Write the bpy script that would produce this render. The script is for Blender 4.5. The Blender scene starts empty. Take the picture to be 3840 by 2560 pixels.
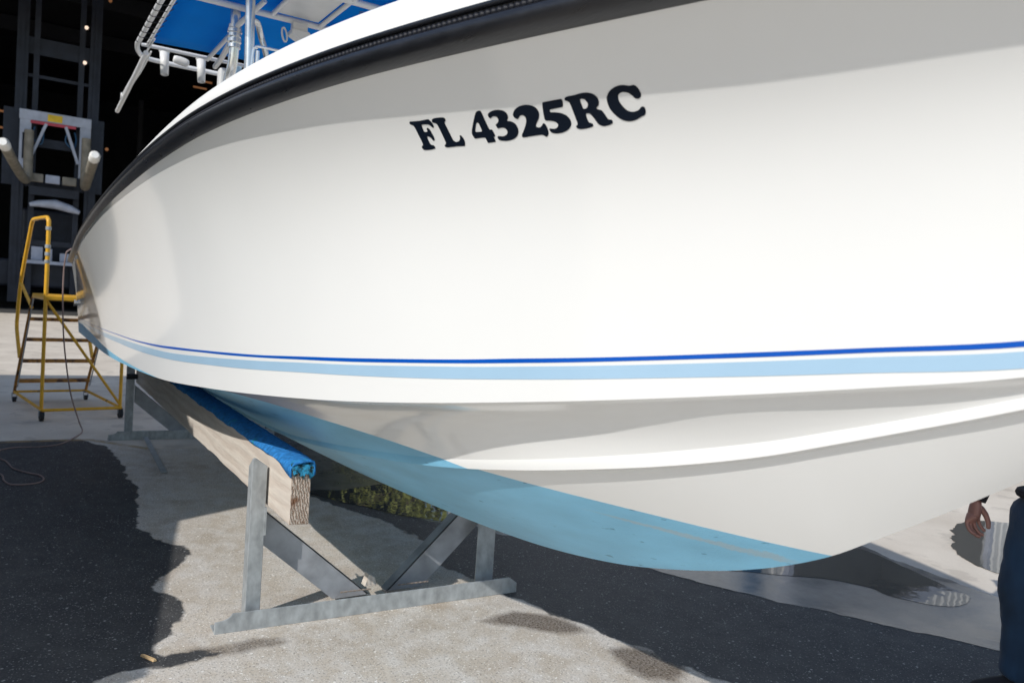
import bpy, bmesh, math, random
import numpy as np
from mathutils import Vector, Matrix
from mathutils.geometry import delaunay_2d_cdt
S = bpy.context.scene
COL = S.collection
random.seed(7); RNG = np.random.default_rng(11)
R = math.radians

# ------------------------------------------------------------------ camera
def cam_axes(roll, pitch, yaw):
    r, p, y = R(roll), R(pitch), R(yaw)
    f = Vector((-math.cos(y), math.sin(y), 0)); ri = Vector((math.sin(y), math.cos(y), 0)); up = Vector((0, 0, 1))
    f2 = f*math.cos(p) - up*math.sin(p); u2 = up*math.cos(p) + f*math.sin(p)
    return ri*math.cos(r) + u2*math.sin(r), u2*math.cos(r) - ri*math.sin(r), f2
ax, ay, az = cam_axes(4.0, 2.75, 32.5)
cd = bpy.data.cameras.new('camera'); cam = bpy.data.objects.new('camera', cd); COL.objects.link(cam)
M = Matrix.Identity(4)
for i in range(3):
    M[i][0] = ax[i]; M[i][1] = ay[i]; M[i][2] = -az[i]
M.translation = Vector((0, 0, 1.6)); cam.matrix_world = M
cd.sensor_width = 36; cd.lens = 2950/3840*36; cd.clip_start = .05; cd.clip_end = 2000
cd.dof.use_dof = True; cd.dof.focus_distance = 3.0; cd.dof.aperture_fstop = 4.5
S.camera = cam

# ------------------------------------------------------------------ light
SUN = Vector((.56, -1.245, 1.0)).normalized()
w = bpy.data.worlds.new('World'); S.world = w; w.use_nodes = True
nt = w.node_tree; bg = nt.nodes['Background']
sk = nt.nodes.new('ShaderNodeTexSky'); sk.sky_type = 'NISHITA'; sk.sun_disc = False
sk.sun_elevation = math.asin(SUN.z); sk.sun_rotation = math.atan2(SUN.x, SUN.y)
sk.air_density = 1.0; sk.dust_density = .7; sk.ozone_density = 1.0
nt.links.new(sk.outputs[0], bg.inputs[0]); bg.inputs[1].default_value = .13
sd = bpy.data.lights.new('sun', 'SUN'); so = bpy.data.objects.new('sun', sd); COL.objects.link(so)
sd.energy = 3.3; sd.angle = R(.53); sd.color = (1.0, .965, .915)
so.rotation_euler = SUN.to_track_quat('Z', 'Y').to_euler()
S.view_settings.view_transform = 'Standard'; S.view_settings.look = 'None'
S.view_settings.exposure = .04; S.view_settings.gamma = 1
S.render.engine = 'CYCLES'
S.cycles.max_bounces = 8; S.cycles.diffuse_bounces = 4; S.cycles.glossy_bounces = 4

# ------------------------------------------------------------------ materials
def nodes(m): return m.node_tree.nodes, m.node_tree.links
def mat(name, col, rough=.5, metal=0., var=0., scale=6., bump=0., bscale=40., coat=0., spec=.5, stretch=None, rvar=0., dark=None, dthr=.6, dscale=3., sheen=0., trans=0.):
    """procedural principled: colour with noise variation, optional blotches in a second colour, fine bump"""
    m = bpy.data.materials.new(name); m.use_nodes = True
    n, l = nodes(m); b = n['Principled BSDF']
    b.inputs['Base Color'].default_value = (*col, 1); b.inputs['Roughness'].default_value = rough
    b.inputs['Metallic'].default_value = metal; b.inputs['Coat Weight'].default_value = coat
    b.inputs['Coat Roughness'].default_value = .04; b.inputs['Specular IOR Level'].default_value = spec
    if sheen: b.inputs['Sheen Weight'].default_value = sheen
    tc = n.new('ShaderNodeTexCoord'); mp = n.new('ShaderNodeMapping'); l.new(tc.outputs['Object'], mp.inputs[0])
    if stretch: mp.inputs['Scale'].default_value = stretch
    if var or rvar:
        t = n.new('ShaderNodeTexNoise'); t.inputs['Scale'].default_value = scale; t.inputs['Detail'].default_value = 6
        l.new(mp.outputs[0], t.inputs['Vector'])
        mr = n.new('ShaderNodeMapRange'); l.new(t.outputs[0], mr.inputs[0])
        mr.inputs[1].default_value = .3; mr.inputs[2].default_value = .7
        mr.inputs[3].default_value = 1-var; mr.inputs[4].default_value = 1+var
        mx = n.new('ShaderNodeVectorMath'); mx.operation = 'SCALE'; mx.inputs[0].default_value = col
        l.new(mr.outputs[0], mx.inputs['Scale']); last = mx.outputs[0]
        if dark:
            t2 = n.new('ShaderNodeTexNoise'); t2.inputs['Scale'].default_value = dscale; t2.inputs['Detail'].default_value = 8
            t2.inputs['Roughness'].default_value = .65; l.new(mp.outputs[0], t2.inputs['Vector'])
            cr = n.new('ShaderNodeMapRange'); l.new(t2.outputs[0], cr.inputs[0]); cr.inputs[1].default_value = dthr; cr.inputs[2].default_value = dthr+.08
            mi = n.new('ShaderNodeMix'); mi.data_type = 'RGBA'; l.new(cr.outputs[0], mi.inputs[0]); l.new(last, mi.inputs[6])
            mi.inputs[7].default_value = (*dark, 1); last = mi.outputs[2]
        l.new(last, b.inputs['Base Color'])
        if rvar:
            r2 = n.new('ShaderNodeMapRange'); l.new(t.outputs[0], r2.inputs[0]); r2.inputs[3].default_value = rough-rvar; r2.inputs[4].default_value = rough+rvar
            l.new(r2.outputs[0], b.inputs['Roughness'])
    if bump:
        t3 = n.new('ShaderNodeTexNoise'); t3.inputs['Scale'].default_value = bscale; t3.inputs['Detail'].default_value = 4
        l.new(mp.outputs[0], t3.inputs['Vector'])
        bp = n.new('ShaderNodeBump'); bp.inputs['Strength'].default_value = 1; bp.inputs['Distance'].default_value = bump
        l.new(t3.outputs[0], bp.inputs['Height']); l.new(bp.outputs[0], b.inputs['Normal'])
    return m
MT = {}
MT['gel'] = mat('gelcoat', (.79, .795, .78), .09, var=.018, scale=.9, coat=.1, bump=.0002, bscale=2.5, rvar=.02)
MT['gel2'] = mat('deck_gelcoat', (.83, .83, .80), .35, var=.01, scale=3)
MT['paint'] = mat('bottom_paint', (.21, .50, .70), .5, var=.13, scale=3.2, bump=.0012, bscale=160, dark=(.10, .26, .38), dthr=.66, dscale=1.6, stretch=(.55, 2.2, 2.2), spec=.4)
def _scuff():
    # grey chafed streak in the paint below the waterline, towards the stem
    n, l = nodes(MT['paint']); b = n['Principled BSDF']; src = b.inputs['Base Color'].links[0].from_socket
    tc = n.new('ShaderNodeTexCoord'); sx = n.new('ShaderNodeSeparateXYZ'); l.new(tc.outputs['Object'], sx.inputs[0])
    def mr(x, a, b_, c, d):
        t = n.new('ShaderNodeMapRange'); l.new(x, t.inputs[0]); [setattr(t.inputs[i+1], 'default_value', v) for i, v in enumerate((a, b_, c, d))]; return t.outputs[0]
    def mt(op, a, b_):
        t = n.new('ShaderNodeMath'); t.operation = op
        for i, q in enumerate((a, b_)):
            if isinstance(q, (int, float)): t.inputs[i].default_value = q
            else: l.new(q, t.inputs[i])
        return t.outputs[0]
    wd = mr(sx.outputs[0], 2.15, 2.80, .0015, .021); dist = mt('ABSOLUTE', mt('SUBTRACT', sx.outputs[2], .431), 0)
    inside = mt('SUBTRACT', 1.0, mt('DIVIDE', dist, wd)); ends = mt('MULTIPLY', mr(sx.outputs[0], 2.15, 2.35, 0, 1), mr(sx.outputs[0], 2.80, 2.74, 0, 1))
    nz = n.new('ShaderNodeTexNoise'); nz.inputs['Scale'].default_value = 60; nz.inputs['Detail'].default_value = 8; nz.inputs['Roughness'].default_value = .75; l.new(tc.outputs['Object'], nz.inputs[0])
    n2 = n.new('ShaderNodeTexNoise'); n2.inputs['Scale'].default_value = 11; l.new(tc.outputs['Object'], n2.inputs[0])
    f = mt('ADD', mt('MULTIPLY', inside, .5), mt('ADD', mt('MULTIPLY', nz.outputs[0], .8), mt('MULTIPLY', n2.outputs[0], .7)))
    f = mt('MULTIPLY', mr(f, .93, 1.08, 0, .6), mt('MULTIPLY', ends, mr(inside, 0, .2, 0, 1)))
    mx = n.new('ShaderNodeMix'); mx.data_type = 'RGBA'; l.new(f, mx.inputs[0]); l.new(src, mx.inputs[6]); mx.inputs[7].default_value = (.36, .43, .45, 1)
    # drag scratches along the bottom
    mp = n.new('ShaderNodeMapping'); mp.inputs['Scale'].default_value = (.6, 26, 26); mp.inputs['Rotation'].default_value = (0, R(-14), 0); l.new(tc.outputs['Object'], mp.inputs[0])
    n3 = n.new('ShaderNodeTexNoise'); n3.inputs['Scale'].default_value = 2.4; n3.inputs['Detail'].default_value = 3; l.new(mp.outputs[0], n3.inputs[0])
    g = mr(n3.outputs[0], .69, .72, 0, .6); m2 = n.new('ShaderNodeMix'); m2.data_type = 'RGBA'; l.new(g, m2.inputs[0]); l.new(mx.outputs[2], m2.inputs[6]); m2.inputs[7].default_value = (.035, .13, .22, 1)
    l.new(m2.outputs[2], b.inputs['Base Color'])
_scuff()
MT['stripe_d'] = mat('royal_blue_stripe', (.001, .085, .46), .3, var=.05, spec=.3)
MT['stripe_l'] = mat('light_blue_stripe', (.36, .54, .70), .25, var=.02, coat=.3)
MT['vinyl'] = mat('navy_vinyl', (.003, .007, .016), .5, var=.1, spec=.15)
MT['rail'] = mat('black_rub_rail', (.013, .014, .018), .30, var=.25, scale=9, bump=.0004, bscale=30, stretch=(1, 6, 6), rvar=.08)
MT['rail2'] = mat('rail_insert', (.010, .011, .016), .5, var=.2, scale=60, spec=.25)
MT['alu'] = mat('polished_aluminium', (.78, .78, .76), .22, metal=.85, var=.06, scale=14)
MT['whitetube'] = mat('white_tube', (.80, .79, .77), .35, var=.05, scale=5, coat=.2)
MT['white'] = mat('white_plastic', (.75, .74, .71), .38, var=.04, scale=8)
MT['canvas'] = mat('blue_canvas', (.0, .29, .72), .9, spec=.1, var=.06, scale=3, bump=.001, bscale=12)
def _tl():
    n, l = nodes(MT['canvas']); b = n['Principled BSDF']; t = n.new('ShaderNodeBsdfTranslucent'); t.inputs[0].default_value = (.0, .30, .75, 1); m = n.new('ShaderNodeMixShader'); m.inputs[0].default_value = .35
    l.new(b.outputs[0], m.inputs[1]); l.new(t.outputs[0], m.inputs[2]); l.new(m.outputs[0], n['Material Output'].inputs[0])
_tl()
MT['galv'] = mat('galvanised_steel', (.36, .385, .395), .5, metal=.15, var=.24, scale=26, stretch=(1,1,.6), bump=.0005, bscale=60, dark=(.25, .20, .15), dthr=.70, dscale=5, rvar=.1)
MT['galv_d'] = mat('weathered_steel', (.33, .345, .37), .5, metal=.12, var=.25, scale=9, bump=.0006, bscale=50, rvar=.1)
MT['yellow'] = mat('yellow_paint', (.80, .42, .025), .42, var=.12, scale=9, dark=(.16, .065, .02), dthr=.62, dscale=6, bump=.0004)
MT['tread'] = mat('rusty_yellow_tread', (.42, .19, .035), .7, var=.3, scale=12, dark=(.10, .045, .02), dthr=.5, dscale=7)
MT['rubber'] = mat('rubber', (.02, .02, .022), .7, var=.2)
MT['cord'] = mat('extension_cord', (.30, .21, .19), .6, var=.1)
MT['fk_dark'] = mat('forklift_steel', (.017, .022, .036), .5, metal=.2, var=.3, scale=2)
MT['fk_white'] = mat('forklift_grey_paint', (.42, .46, .56), .5, var=.15, scale=3)
MT['fk_fork'] = mat('fork_padding', (.24, .22, .18), .7, var=.25, scale=4)
MT['fk_tip'] = mat('fork_tip_white', (.8, .8, .78), .5, var=.03)
MT['fk_red'] = mat('red_band', (.5, .06, .09), .5, var=.1)
MT['fk_yel'] = mat('yellow_plate', (.75, .5, .02), .5, var=.1)
MT['fk_blue'] = mat('blue_hose', (.02, .10, .22), .5, var=.2)
MT['denim'] = mat('denim', (.010, .036, .085), .9, var=.5, scale=7, bump=.006, bscale=14, sheen=.08, stretch=(1,1,.5))
MT['skin'] = mat('skin', (.33, .165, .135), .5, var=.12, scale=14, bump=.0008, bscale=60)
MT['black_cloth'] = mat('black_cloth', (.012, .012, .016), .8, var=.2, bump=.001)
MT['shirt'] = mat('pale_shirt', (.42, .46, .55), .85, var=.1, bump=.003, bscale=8)
MT['hair'] = mat('hair', (.03, .02, .014), .7, var=.3)
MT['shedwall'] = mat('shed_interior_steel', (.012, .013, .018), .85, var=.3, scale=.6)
MT['shedout'] = mat('shed_cladding', (.55, .56, .56), .5, var=.08, scale=.7)
MT['corr'] = mat('white_corrugated_cladding', (.72, .73, .73), .45, var=.06, scale=.8)
MT['tanwall'] = mat('storage_cladding', (.42, .40, .36), .6, var=.1, scale=.8)
MT['skip'] = mat('skip_paint', (.10, .14, .12), .6, var=.3, scale=2)
MT['leaf'] = mat('leaf', (.24, .26, .06), .7, var=.5, scale=4)
MT['bark'] = mat('bark', (.12, .09, .06), .9, var=.3, scale=8, bump=.01)
MT['chip'] = mat('wood_chip', (.55, .38, .20), .8, var=.1)
def emis(name, col, st):
    m = bpy.data.materials.new(name); m.use_nodes = True; b = m.node_tree.nodes['Principled BSDF']
    b.inputs['Base Color'].default_value = (*col, 1); b.inputs['Emission Color'].default_value = (*col, 1); b.inputs['Emission Strength'].default_value = st; return m
MT['lamp'] = emis('work_lamp', (1, .78, .62), .9)
MT['slot'] = emis('warm_glow_strip', (.55, .24, .10), .22)  # dim glow for the shed's light gaps and small lamps

# timber: rings + grain
def wood():
    m = bpy.data.materials.new('weathered_timber'); m.use_nodes = True; n, l = nodes(m); b = n['Principled BSDF']
    b.inputs['Roughness'].default_value = .8; b.inputs['Specular IOR Level'].default_value = .25
    tc = n.new('ShaderNodeTexCoord'); mp = n.new('ShaderNodeMapping'); l.new(tc.outputs['Object'], mp.inputs[0])
    mp.inputs['Scale'].default_value = (.75, 9, 9); mp.inputs['Rotation'].default_value = (0, R(2.2), R(1.5)); mp.inputs['Location'].default_value = (.3, -8.6, -2.1)
    nz = n.new('ShaderNodeTexNoise'); nz.inputs['Scale'].default_value = 1.6; nz.inputs['Detail'].default_value = 3; l.new(mp.outputs[0], nz.inputs[0])
    add = n.new('ShaderNodeVectorMath'); add.operation = 'MULTIPLY_ADD'; l.new(nz.outputs['Color'], add.inputs[0]); add.inputs[1].default_value = (.45, .45, .45); l.new(mp.outputs[0], add.inputs[2])
    wv = n.new('ShaderNodeTexWave'); wv.wave_type = 'RINGS'; wv.rings_direction = 'X'; wv.inputs['Scale'].default_value = 1.5; wv.inputs['Distortion'].default_value = .8; wv.inputs['Detail'].default_value = 2
    l.new(add.outputs[0], wv.inputs[0])
    fine = n.new('ShaderNodeTexNoise'); fine.inputs['Scale'].default_value = 1; fine.inputs['Detail'].default_value = 6
    mp2 = n.new('ShaderNodeMapping'); l.new(tc.outputs['Object'], mp2.inputs[0]); mp2.inputs['Scale'].default_value = (14, 160, 160); l.new(mp2.outputs[0], fine.inputs[0])
    big = n.new('ShaderNodeTexNoise'); big.inputs['Scale'].default_value = 3.5; big.inputs['Detail'].default_value = 5; l.new(tc.outputs['Object'], big.inputs[0])
    cr = n.new('ShaderNodeValToRGB'); e = cr.color_ramp.elements
    e[0].position = 0; e[0].color = (.55, .45, .36, 1); e[1].position = .8; e[1].color = (.66, .57, .47, 1)
    l.new(wv.outputs[0], cr.inputs[0])
    m2 = n.new('ShaderNodeMix'); m2.data_type = 'RGBA'; m2.blend_type = 'MULTIPLY'; m2.inputs[0].default_value = .35
    l.new(cr.outputs[0], m2.inputs[6]); l.new(fine.outputs[0], m2.inputs[7])
    m3 = n.new('ShaderNodeMix'); m3.data_type = 'RGBA'; m3.blend_type = 'MIX'; rg = n.new('ShaderNodeMapRange'); l.new(big.outputs[0], rg.inputs[0]); rg.inputs[1].default_value = .45; rg.inputs[2].default_value = .75; rg.inputs[4].default_value = .5
    l.new(rg.outputs[0], m3.inputs[0]); l.new(m2.outputs[2], m3.inputs[6]); m3.inputs[7].default_value = (.42, .36, .30, 1)
    gm = n.new('ShaderNodeGamma'); gm.inputs[1].default_value = .70; l.new(m3.outputs[2], gm.inputs[0])
    l.new(gm.outputs[0], b.inputs['Base Color'])
    bp = n.new('ShaderNodeBump'); bp.inputs['Distance'].default_value = .0015; mm = n.new('ShaderNodeMath'); mm.operation = 'ADD'; l.new(wv.outputs[0], mm.inputs[0]); l.new(fine.outputs[0], mm.inputs[1])
    l.new(mm.outputs[0], bp.inputs['Height']); l.new(bp.outputs[0], b.inputs['Normal'])
    return m
MT['wood'] = wood()
def endgrain():
    m = bpy.data.materials.new('timber_end_grain'); m.use_nodes = True; n, l = nodes(m); b = n['Principled BSDF']
    b.inputs['Roughness'].default_value = .9; b.inputs['Specular IOR Level'].default_value = .2
    tc = n.new('ShaderNodeTexCoord'); mp = n.new('ShaderNodeMapping'); l.new(tc.outputs['Object'], mp.inputs[0]); mp.inputs['Location'].default_value = (0, -.80, -.95)
    wv = n.new('ShaderNodeTexWave'); wv.wave_type = 'RINGS'; wv.rings_direction = 'X'; wv.inputs['Scale'].default_value = 26; wv.inputs['Distortion'].default_value = 7; wv.inputs['Detail'].default_value = 5; wv.inputs['Detail Scale'].default_value = 3
    l.new(mp.outputs[0], wv.inputs[0])
    cr = n.new('ShaderNodeValToRGB'); e = cr.color_ramp.elements; e[0].position = .1; e[0].color = (.28, .20, .15, 1); e[1].position = .6; e[1].color = (.58, .50, .43, 1)
    l.new(wv.outputs[0], cr.inputs[0])
    nz = n.new('ShaderNodeTexNoise'); nz.inputs['Scale'].default_value = 16; nz.inputs['Detail'].default_value = 5; l.new(tc.outputs['Object'], nz.inputs[0])
    rg = n.new('ShaderNodeMapRange'); l.new(nz.outputs[0], rg.inputs[0]); rg.inputs[1].default_value = .55; rg.inputs[2].default_value = .72
    mx = n.new('ShaderNodeMix'); mx.data_type = 'RGBA'; l.new(rg.outputs[0], mx.inputs[0]); l.new(cr.outputs[0], mx.inputs[6]); mx.inputs[7].default_value = (.20, .10, .055, 1)
    l.new(mx.outputs[2], b.inputs['Base Color'])
    bp = n.new('ShaderNodeBump'); bp.inputs['Distance'].default_value = .004; l.new(wv.outputs[0], bp.inputs['Height']); l.new(bp.outputs[0], b.inputs['Normal'])
    return m
MT['endgrain'] = endgrain()
MT['carpet'] = mat('blue_bunk_carpet', (.03, .20, .52), .95, var=.35, scale=45, bump=.006, bscale=170, dark=(.03, .30, .38), dthr=.62, dscale=14, spec=.15)
MT['carpet_old'] = mat('frayed_carpet', (.04, .30, .52), .95, var=.35, scale=60, bump=.008, bscale=200, dark=(.03, .05, .04), dthr=.50, dscale=45, spec=.1)

# ------------------------------------------------------------------ mesh helpers
def tag(o, label=None, cat=None, group=None, kind=None):
    if label: o['label'] = label
    if cat: o['category'] = cat
    if group: o['group'] = group
    if kind: o['kind'] = kind
    return o
def empty(name, loc=(0, 0, 0), rz=0, **k):
    o = bpy.data.objects.new(name, None); COL.objects.link(o); o.location = loc; o.rotation_euler = (0, 0, rz); o.empty_display_size = .1
    return tag(o, **k)
class MB:
    def __init__(s): s.v = []; s.f = []; s.mi = []
    def add(s, vs, fs, mi=0):
        b = len(s.v); s.v += [tuple(map(float, q)) for q in vs]; s.f += [tuple(i+b for i in f) for f in fs]; s.mi += [mi]*len(fs); return s
    def box(s, x0, y0, z0, x1, y1, z1, mi=0, M=None):
        vs = [Vector((x, y, z)) for x in (x0, x1) for y in (y0, y1) for z in (z0, z1)]
        if M is not None: vs = [M @ q for q in vs]
        return s.add(vs, [(0, 1, 3, 2), (4, 6, 7, 5), (0, 4, 5, 1), (2, 3, 7, 6), (0, 2, 6, 4), (1, 5, 7, 3)], mi)
    def bar(s, a, b, wd, ht, up=(0, 0, 1), mi=0):
        """box beam from a to b, wd across, ht along up"""
        a, b = Vector(a), Vector(b); d = (b-a).normalized(); u = Vector(up); sd = d.cross(u).normalized(); u = sd.cross(d)
        vs = [p+sd*(wd/2*i)+u*(ht/2*j) for p in (a, b) for i in (-1, 1) for j in (-1, 1)]
        return s.add(vs, [(0, 1, 3, 2), (4, 6, 7, 5), (0, 4, 5, 1), (2, 3, 7, 6), (0, 2, 6, 4), (1, 5, 7, 3)], mi)
    def tube(s, pts, r, n=10, closed=False, caps=True, mi=0):
        P = [Vector(p) for p in pts]; N = len(P); rs = r if hasattr(r, '__len__') else [r]*N
        prev = None; base = len(s.v); vs = []; fs = []
        for i in range(N):
            a = P[i-1] if (i > 0 or closed) else P[i]; c = P[(i+1) % N] if (i < N-1 or closed) else P[i]
            t = (c-a).normalized()
            if prev is None:
                q = Vector((0, 0, 1)) if abs(t.z) < .9 else Vector((1, 0, 0)); u = (q-t*q.dot(t)).normalized()
            else: u = (prev-t*prev.dot(t)).normalized()
            prev = u; w_ = t.cross(u)
            for k in range(n):
                an = 2*math.pi*k/n; vs.append(P[i]+(u*math.cos(an)+w_*math.sin(an))*rs[i])
        m = N if closed else N-1
        for i in range(m):
            for k in range(n):
                j = (i+1) % N; fs.append((i*n+k, i*n+(k+1) % n, j*n+(k+1) % n, j*n+k))
        if caps and not closed: fs += [tuple(range(n))[::-1], tuple((N-1)*n+k for k in range(n))]
        return s.add(vs, fs, mi)
    def build(s, name, m, parent=None, smooth=False, bevel=0, ang=40):
        me = bpy.data.meshes.new(name); me.from_pydata(s.v, [], s.f); 
        for x in (m if isinstance(m, (list, tuple)) else [m]): me.materials.append(x)
        if isinstance(m, (list, tuple)):
            me.polygons.foreach_set('material_index', s.mi)
        bm = bmesh.new(); bm.from_mesh(me); bmesh.ops.recalc_face_normals(bm, faces=bm.faces)
        if smooth:
            for f in bm.faces: f.smooth = True
            for e in bm.edges:
                if len(e.link_faces) == 2 and e.calc_face_angle(0) > R(ang): e.smooth = False
        bm.to_mesh(me); bm.free()
        o = bpy.data.objects.new(name, me); COL.objects.link(o); o.parent = parent
        if bevel:
            md = o.modifiers.new('bevel', 'BEVEL'); md.width = bevel; md.segments = 2; md.limit_method = 'ANGLE'
        return o
def spline(pts, n=8, closed=False):
    P = [np.array(p, float) for p in pts]; N = len(P); out = []
    for i in range(N if closed else N-1):
        g = lambda k: P[k % N] if closed else P[min(max(k, 0), N-1)]
        a, b, c, d = g(i-1), g(i), g(i+1), g(i+2)
        for k in range(n):
            t = k/n; out.append(.5*((2*b)+(-a+c)*t+(2*a-5*b+4*c-d)*t*t+(-a+3*b-3*c+d)*t**3))
    if not closed: out.append(P[-1])
    return out
def copy_tree(o, parent=None):
    c = o.copy(); COL.objects.link(c); c.parent = parent
    for ch in [x for x in S.objects if x.parent == o]: copy_tree(ch, c)
    return c

# ------------------------------------------------------------------ hull lines (x forward, y to port, z up)
YK=1.66
FLR=.40
HOL=lambda x:.005+.027*float(sm(-1.1,-1.9,x))
XT,XB,XC=-8.25,.4,-.2
def pchip(xs,ys):
    xs=np.array(xs,float);ys=np.array(ys,float);h=np.diff(xs);d=np.diff(ys)/h
    m=np.zeros(len(xs));m[0]=d[0];m[-1]=d[-1]
    for i in range(1,len(xs)-1):
        if d[i-1]*d[i]>0:
            w1=2*h[i]+h[i-1];w2=h[i]+2*h[i-1];m[i]=(w1+w2)/(w1/d[i-1]+w2/d[i])
    def f(x):
        x=np.clip(np.asarray(x,float),xs[0],xs[-1]);i=np.clip(np.searchsorted(xs,x)-1,0,len(xs)-2)
        t=(x-xs[i])/h[i];a=h[i]
        return ys[i]*(1+2*t)*(1-t)**2+m[i]*a*t*(1-t)**2+ys[i+1]*t*t*(3-2*t)+m[i+1]*a*t*t*(t-1)
    return f
zk=pchip([-8.3,-5.15,-4.2,-3.39,-2.95,-2.36,-1.91,-1.56,-1.33,-1.14,-1.01,-.87,-.73,-.55,-.4,-.2,0,.2,.4],
         [.575,.58,.60,.64,.668,.72,.79,.88,.96,1.05,1.135,1.23,1.33,1.462,1.585,1.775,1.975,2.15,2.30])
def bs(x):
    t=np.clip((XB-x)/6.,0,1); b=1.27*(1-(1-t)**2.7)
    a=np.clip((-6.-x)/2.25,0,1); return b-.05*a**1.6
def bc(x):
    t=np.clip((XC-x)/6.,0,1); return 1.14*(1-(1-t)**2.2)
zs=pchip([-8.3,-7.5,-7,-6.32,-5.34,-4.51,-4.02,-3.33,-2.92,-2.42,-1.89,-1.27,-1.0,-.5,.4],
         [1.69,1.735,1.768,1.84,1.917,1.977,2.015,2.078,2.112,2.136,2.149,2.153,2.156,2.18,2.30])
zc=pchip([-8.34,-6.44,-5.14,-4.2,-3.45,-2.96,-2.5,-2.04,-1.73,-1.5,-1.12,-.905,-.667,-.45,-.2],
         [1.063,1.079,1.094,1.11,1.154,1.193,1.238,1.296,1.342,1.378,1.444,1.485,1.535,1.61,1.775])
def sm(a,b,x):
    t=np.clip((x-a)/(b-a),0,1);return t*t*(3-2*t)
cf=lambda x:(.025+.10*sm(-1.8,-3.1,x))*sm(-.2,-1.0,x)
def chine_pt(x):
    x=np.asarray(x,float); f=x<XC
    return np.where(f,YK-bc(x),YK), np.where(f,zc(x),zk(x))
def topside(x,v):
    """x station, v 0 chine .. 1 rail"""
    x=np.asarray(x,float);v=np.asarray(v,float)
    yc,zC=chine_pt(x); ysh=YK-bs(x); zS=zs(x)
    p=1.9+1.22*sm(-7.5,-4.,x)+1.65*sm(-4.2,-1.5,x)
    v_=np.clip(v,0,1.2);g=FLR*v+(1-FLR)*v_**p
    return np.stack(np.broadcast_arrays(x,yc+(ysh-yc)*g,zC+(zS-zC)*v),-1)
def tnorm(x,v,e=1e-3):
    a=topside(x+e,v)-topside(x-e,v);b=topside(x,v+e)-topside(x,v-e)
    n=np.cross(a,b);n/=np.linalg.norm(n,axis=-1,keepdims=True)
    return np.where(n[...,1:2]>0,-n,n)
fa=pchip([-8.3,-4.6,-4.16,-3.66,-3.18,-2.73,-2.25,-1.96,-1.65,-1.16,-.68,-.2],[.40,.40,.41,.46,.51,.55,.595,.62,.64,.665,.70,.75])
def bottom(x):
    """lower profile points from chine inward to keel (list of (y,z)), index of hard edges"""
    yc,zC=chine_pt(x); c=float(cf(x)); b=YK-yc
    k=float(zk(x)); ci=(yc+c, zC-.006*(c>.001)-.05*c)
    kk=(YK,k)
    if b<.02: return [(float(yc),float(zC)),(float(yc),float(zC))]+[(YK,k)]*9
    V=np.array(ci)-np.array(kk)
    L=np.linalg.norm(V); u=V/L
    nrm=np.array([-u[1],u[0]]) # pointing outward? (outboard=-y)
    if nrm[0]>0: nrm=-nrm
    out=np.array([-1.,0.])
    s=float(fa(x)); A0=np.array(kk)+V*s
    sc=min(1.,L/.25); w=.040*sc*(1-.42*float(sm(-1.4,-.7,x))); d=(.024-.005*float(sm(-1.6,-.9,x)))*sc
    A=A0+out*d                      # sharp strake edge
    top=A0+u*(w+.010)-out*.009*sc*(1-.5*float(sm(-1.4,-.7,x)))               # where the band starts
    up1=A+(top-A)*.36+out*.0012*sc; up2=A+(top-A)*.70+out*.0012*sc
    inn=A0-u*.006+out*(-.000)
    inn2=A0-u*.03
    mid=(np.array(ci)+top)/2-nrm*float(HOL(x))*sc
    mid2=(inn2+np.array(kk))/2+nrm*.006*sc
    return [(float(yc),float(zC)),tuple(ci),tuple(mid),tuple(top),tuple(up2),tuple(up1),tuple(A),tuple(inn),tuple(inn2),tuple(mid2),kk]

ST = {"dark_top": [[-5.2603, 0.1965], [-4.6418, 0.1879], [-4.3748, 0.187], [-3.9799, 0.1863], [-3.6279, 0.1786], [-3.2584, 0.1709], [-2.9619, 0.1646], [-2.7416, 0.1634], [-2.3384, 0.1569], [-2.025, 0.1486], [-1.8497, 0.1436], [-1.6946, 0.1407], [-1.6526, 0.1395], [-1.2866, 0.1289], [-1.1192, 0.1241], [-0.9033, 0.1147], [-0.6668, 0.0987]], "dark_bot": [[-5.2615, 0.1922], [-4.6434, 0.181], [-4.3768, 0.178], [-3.9823, 0.1746], [-3.6297, 0.1688], [-3.2601, 0.1605], [-2.9634, 0.1548], [-2.7431, 0.1523], [-2.3399, 0.1439], [-2.0261, 0.1363], [-1.8507, 0.1309], [-1.6536, 0.1258], [-1.2872, 0.116], [-1.1196, 0.11], [-0.9035, 0.1014], [-0.6668, 0.0828]], "light_top": [[-5.2512, 0.17], [-4.647, 0.1649], [-4.2796, 0.1596], [-3.9866, 0.1535], [-3.6335, 0.1482], [-3.2628, 0.1444], [-2.9654, 0.1409], [-2.7448, 0.14], [-2.3412, 0.1325], [-2.0272, 0.1248], [-1.8112, 0.1174], [-1.6544, 0.1138], [-1.2878, 0.103], [-1.1201, 0.0972], [-0.9038, 0.0884], [-0.6668, 0.0701]], "light_bot": [[-5.2119, 0.1359], [-4.8816, 0.129], [-4.4597, 0.1229], [-4.1328, 0.12], [-3.7487, 0.1135], [-3.3532, 0.1084], [-3.0399, 0.1044], [-2.7497, 0.1027], [-2.4054, 0.0954], [-2.1281, 0.087], [-1.855, 0.0785], [-1.6572, 0.0728], [-1.2896, 0.0618], [-1.1215, 0.0545], [-0.9046, 0.0439], [-0.6669, 0.0241]]}
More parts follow.
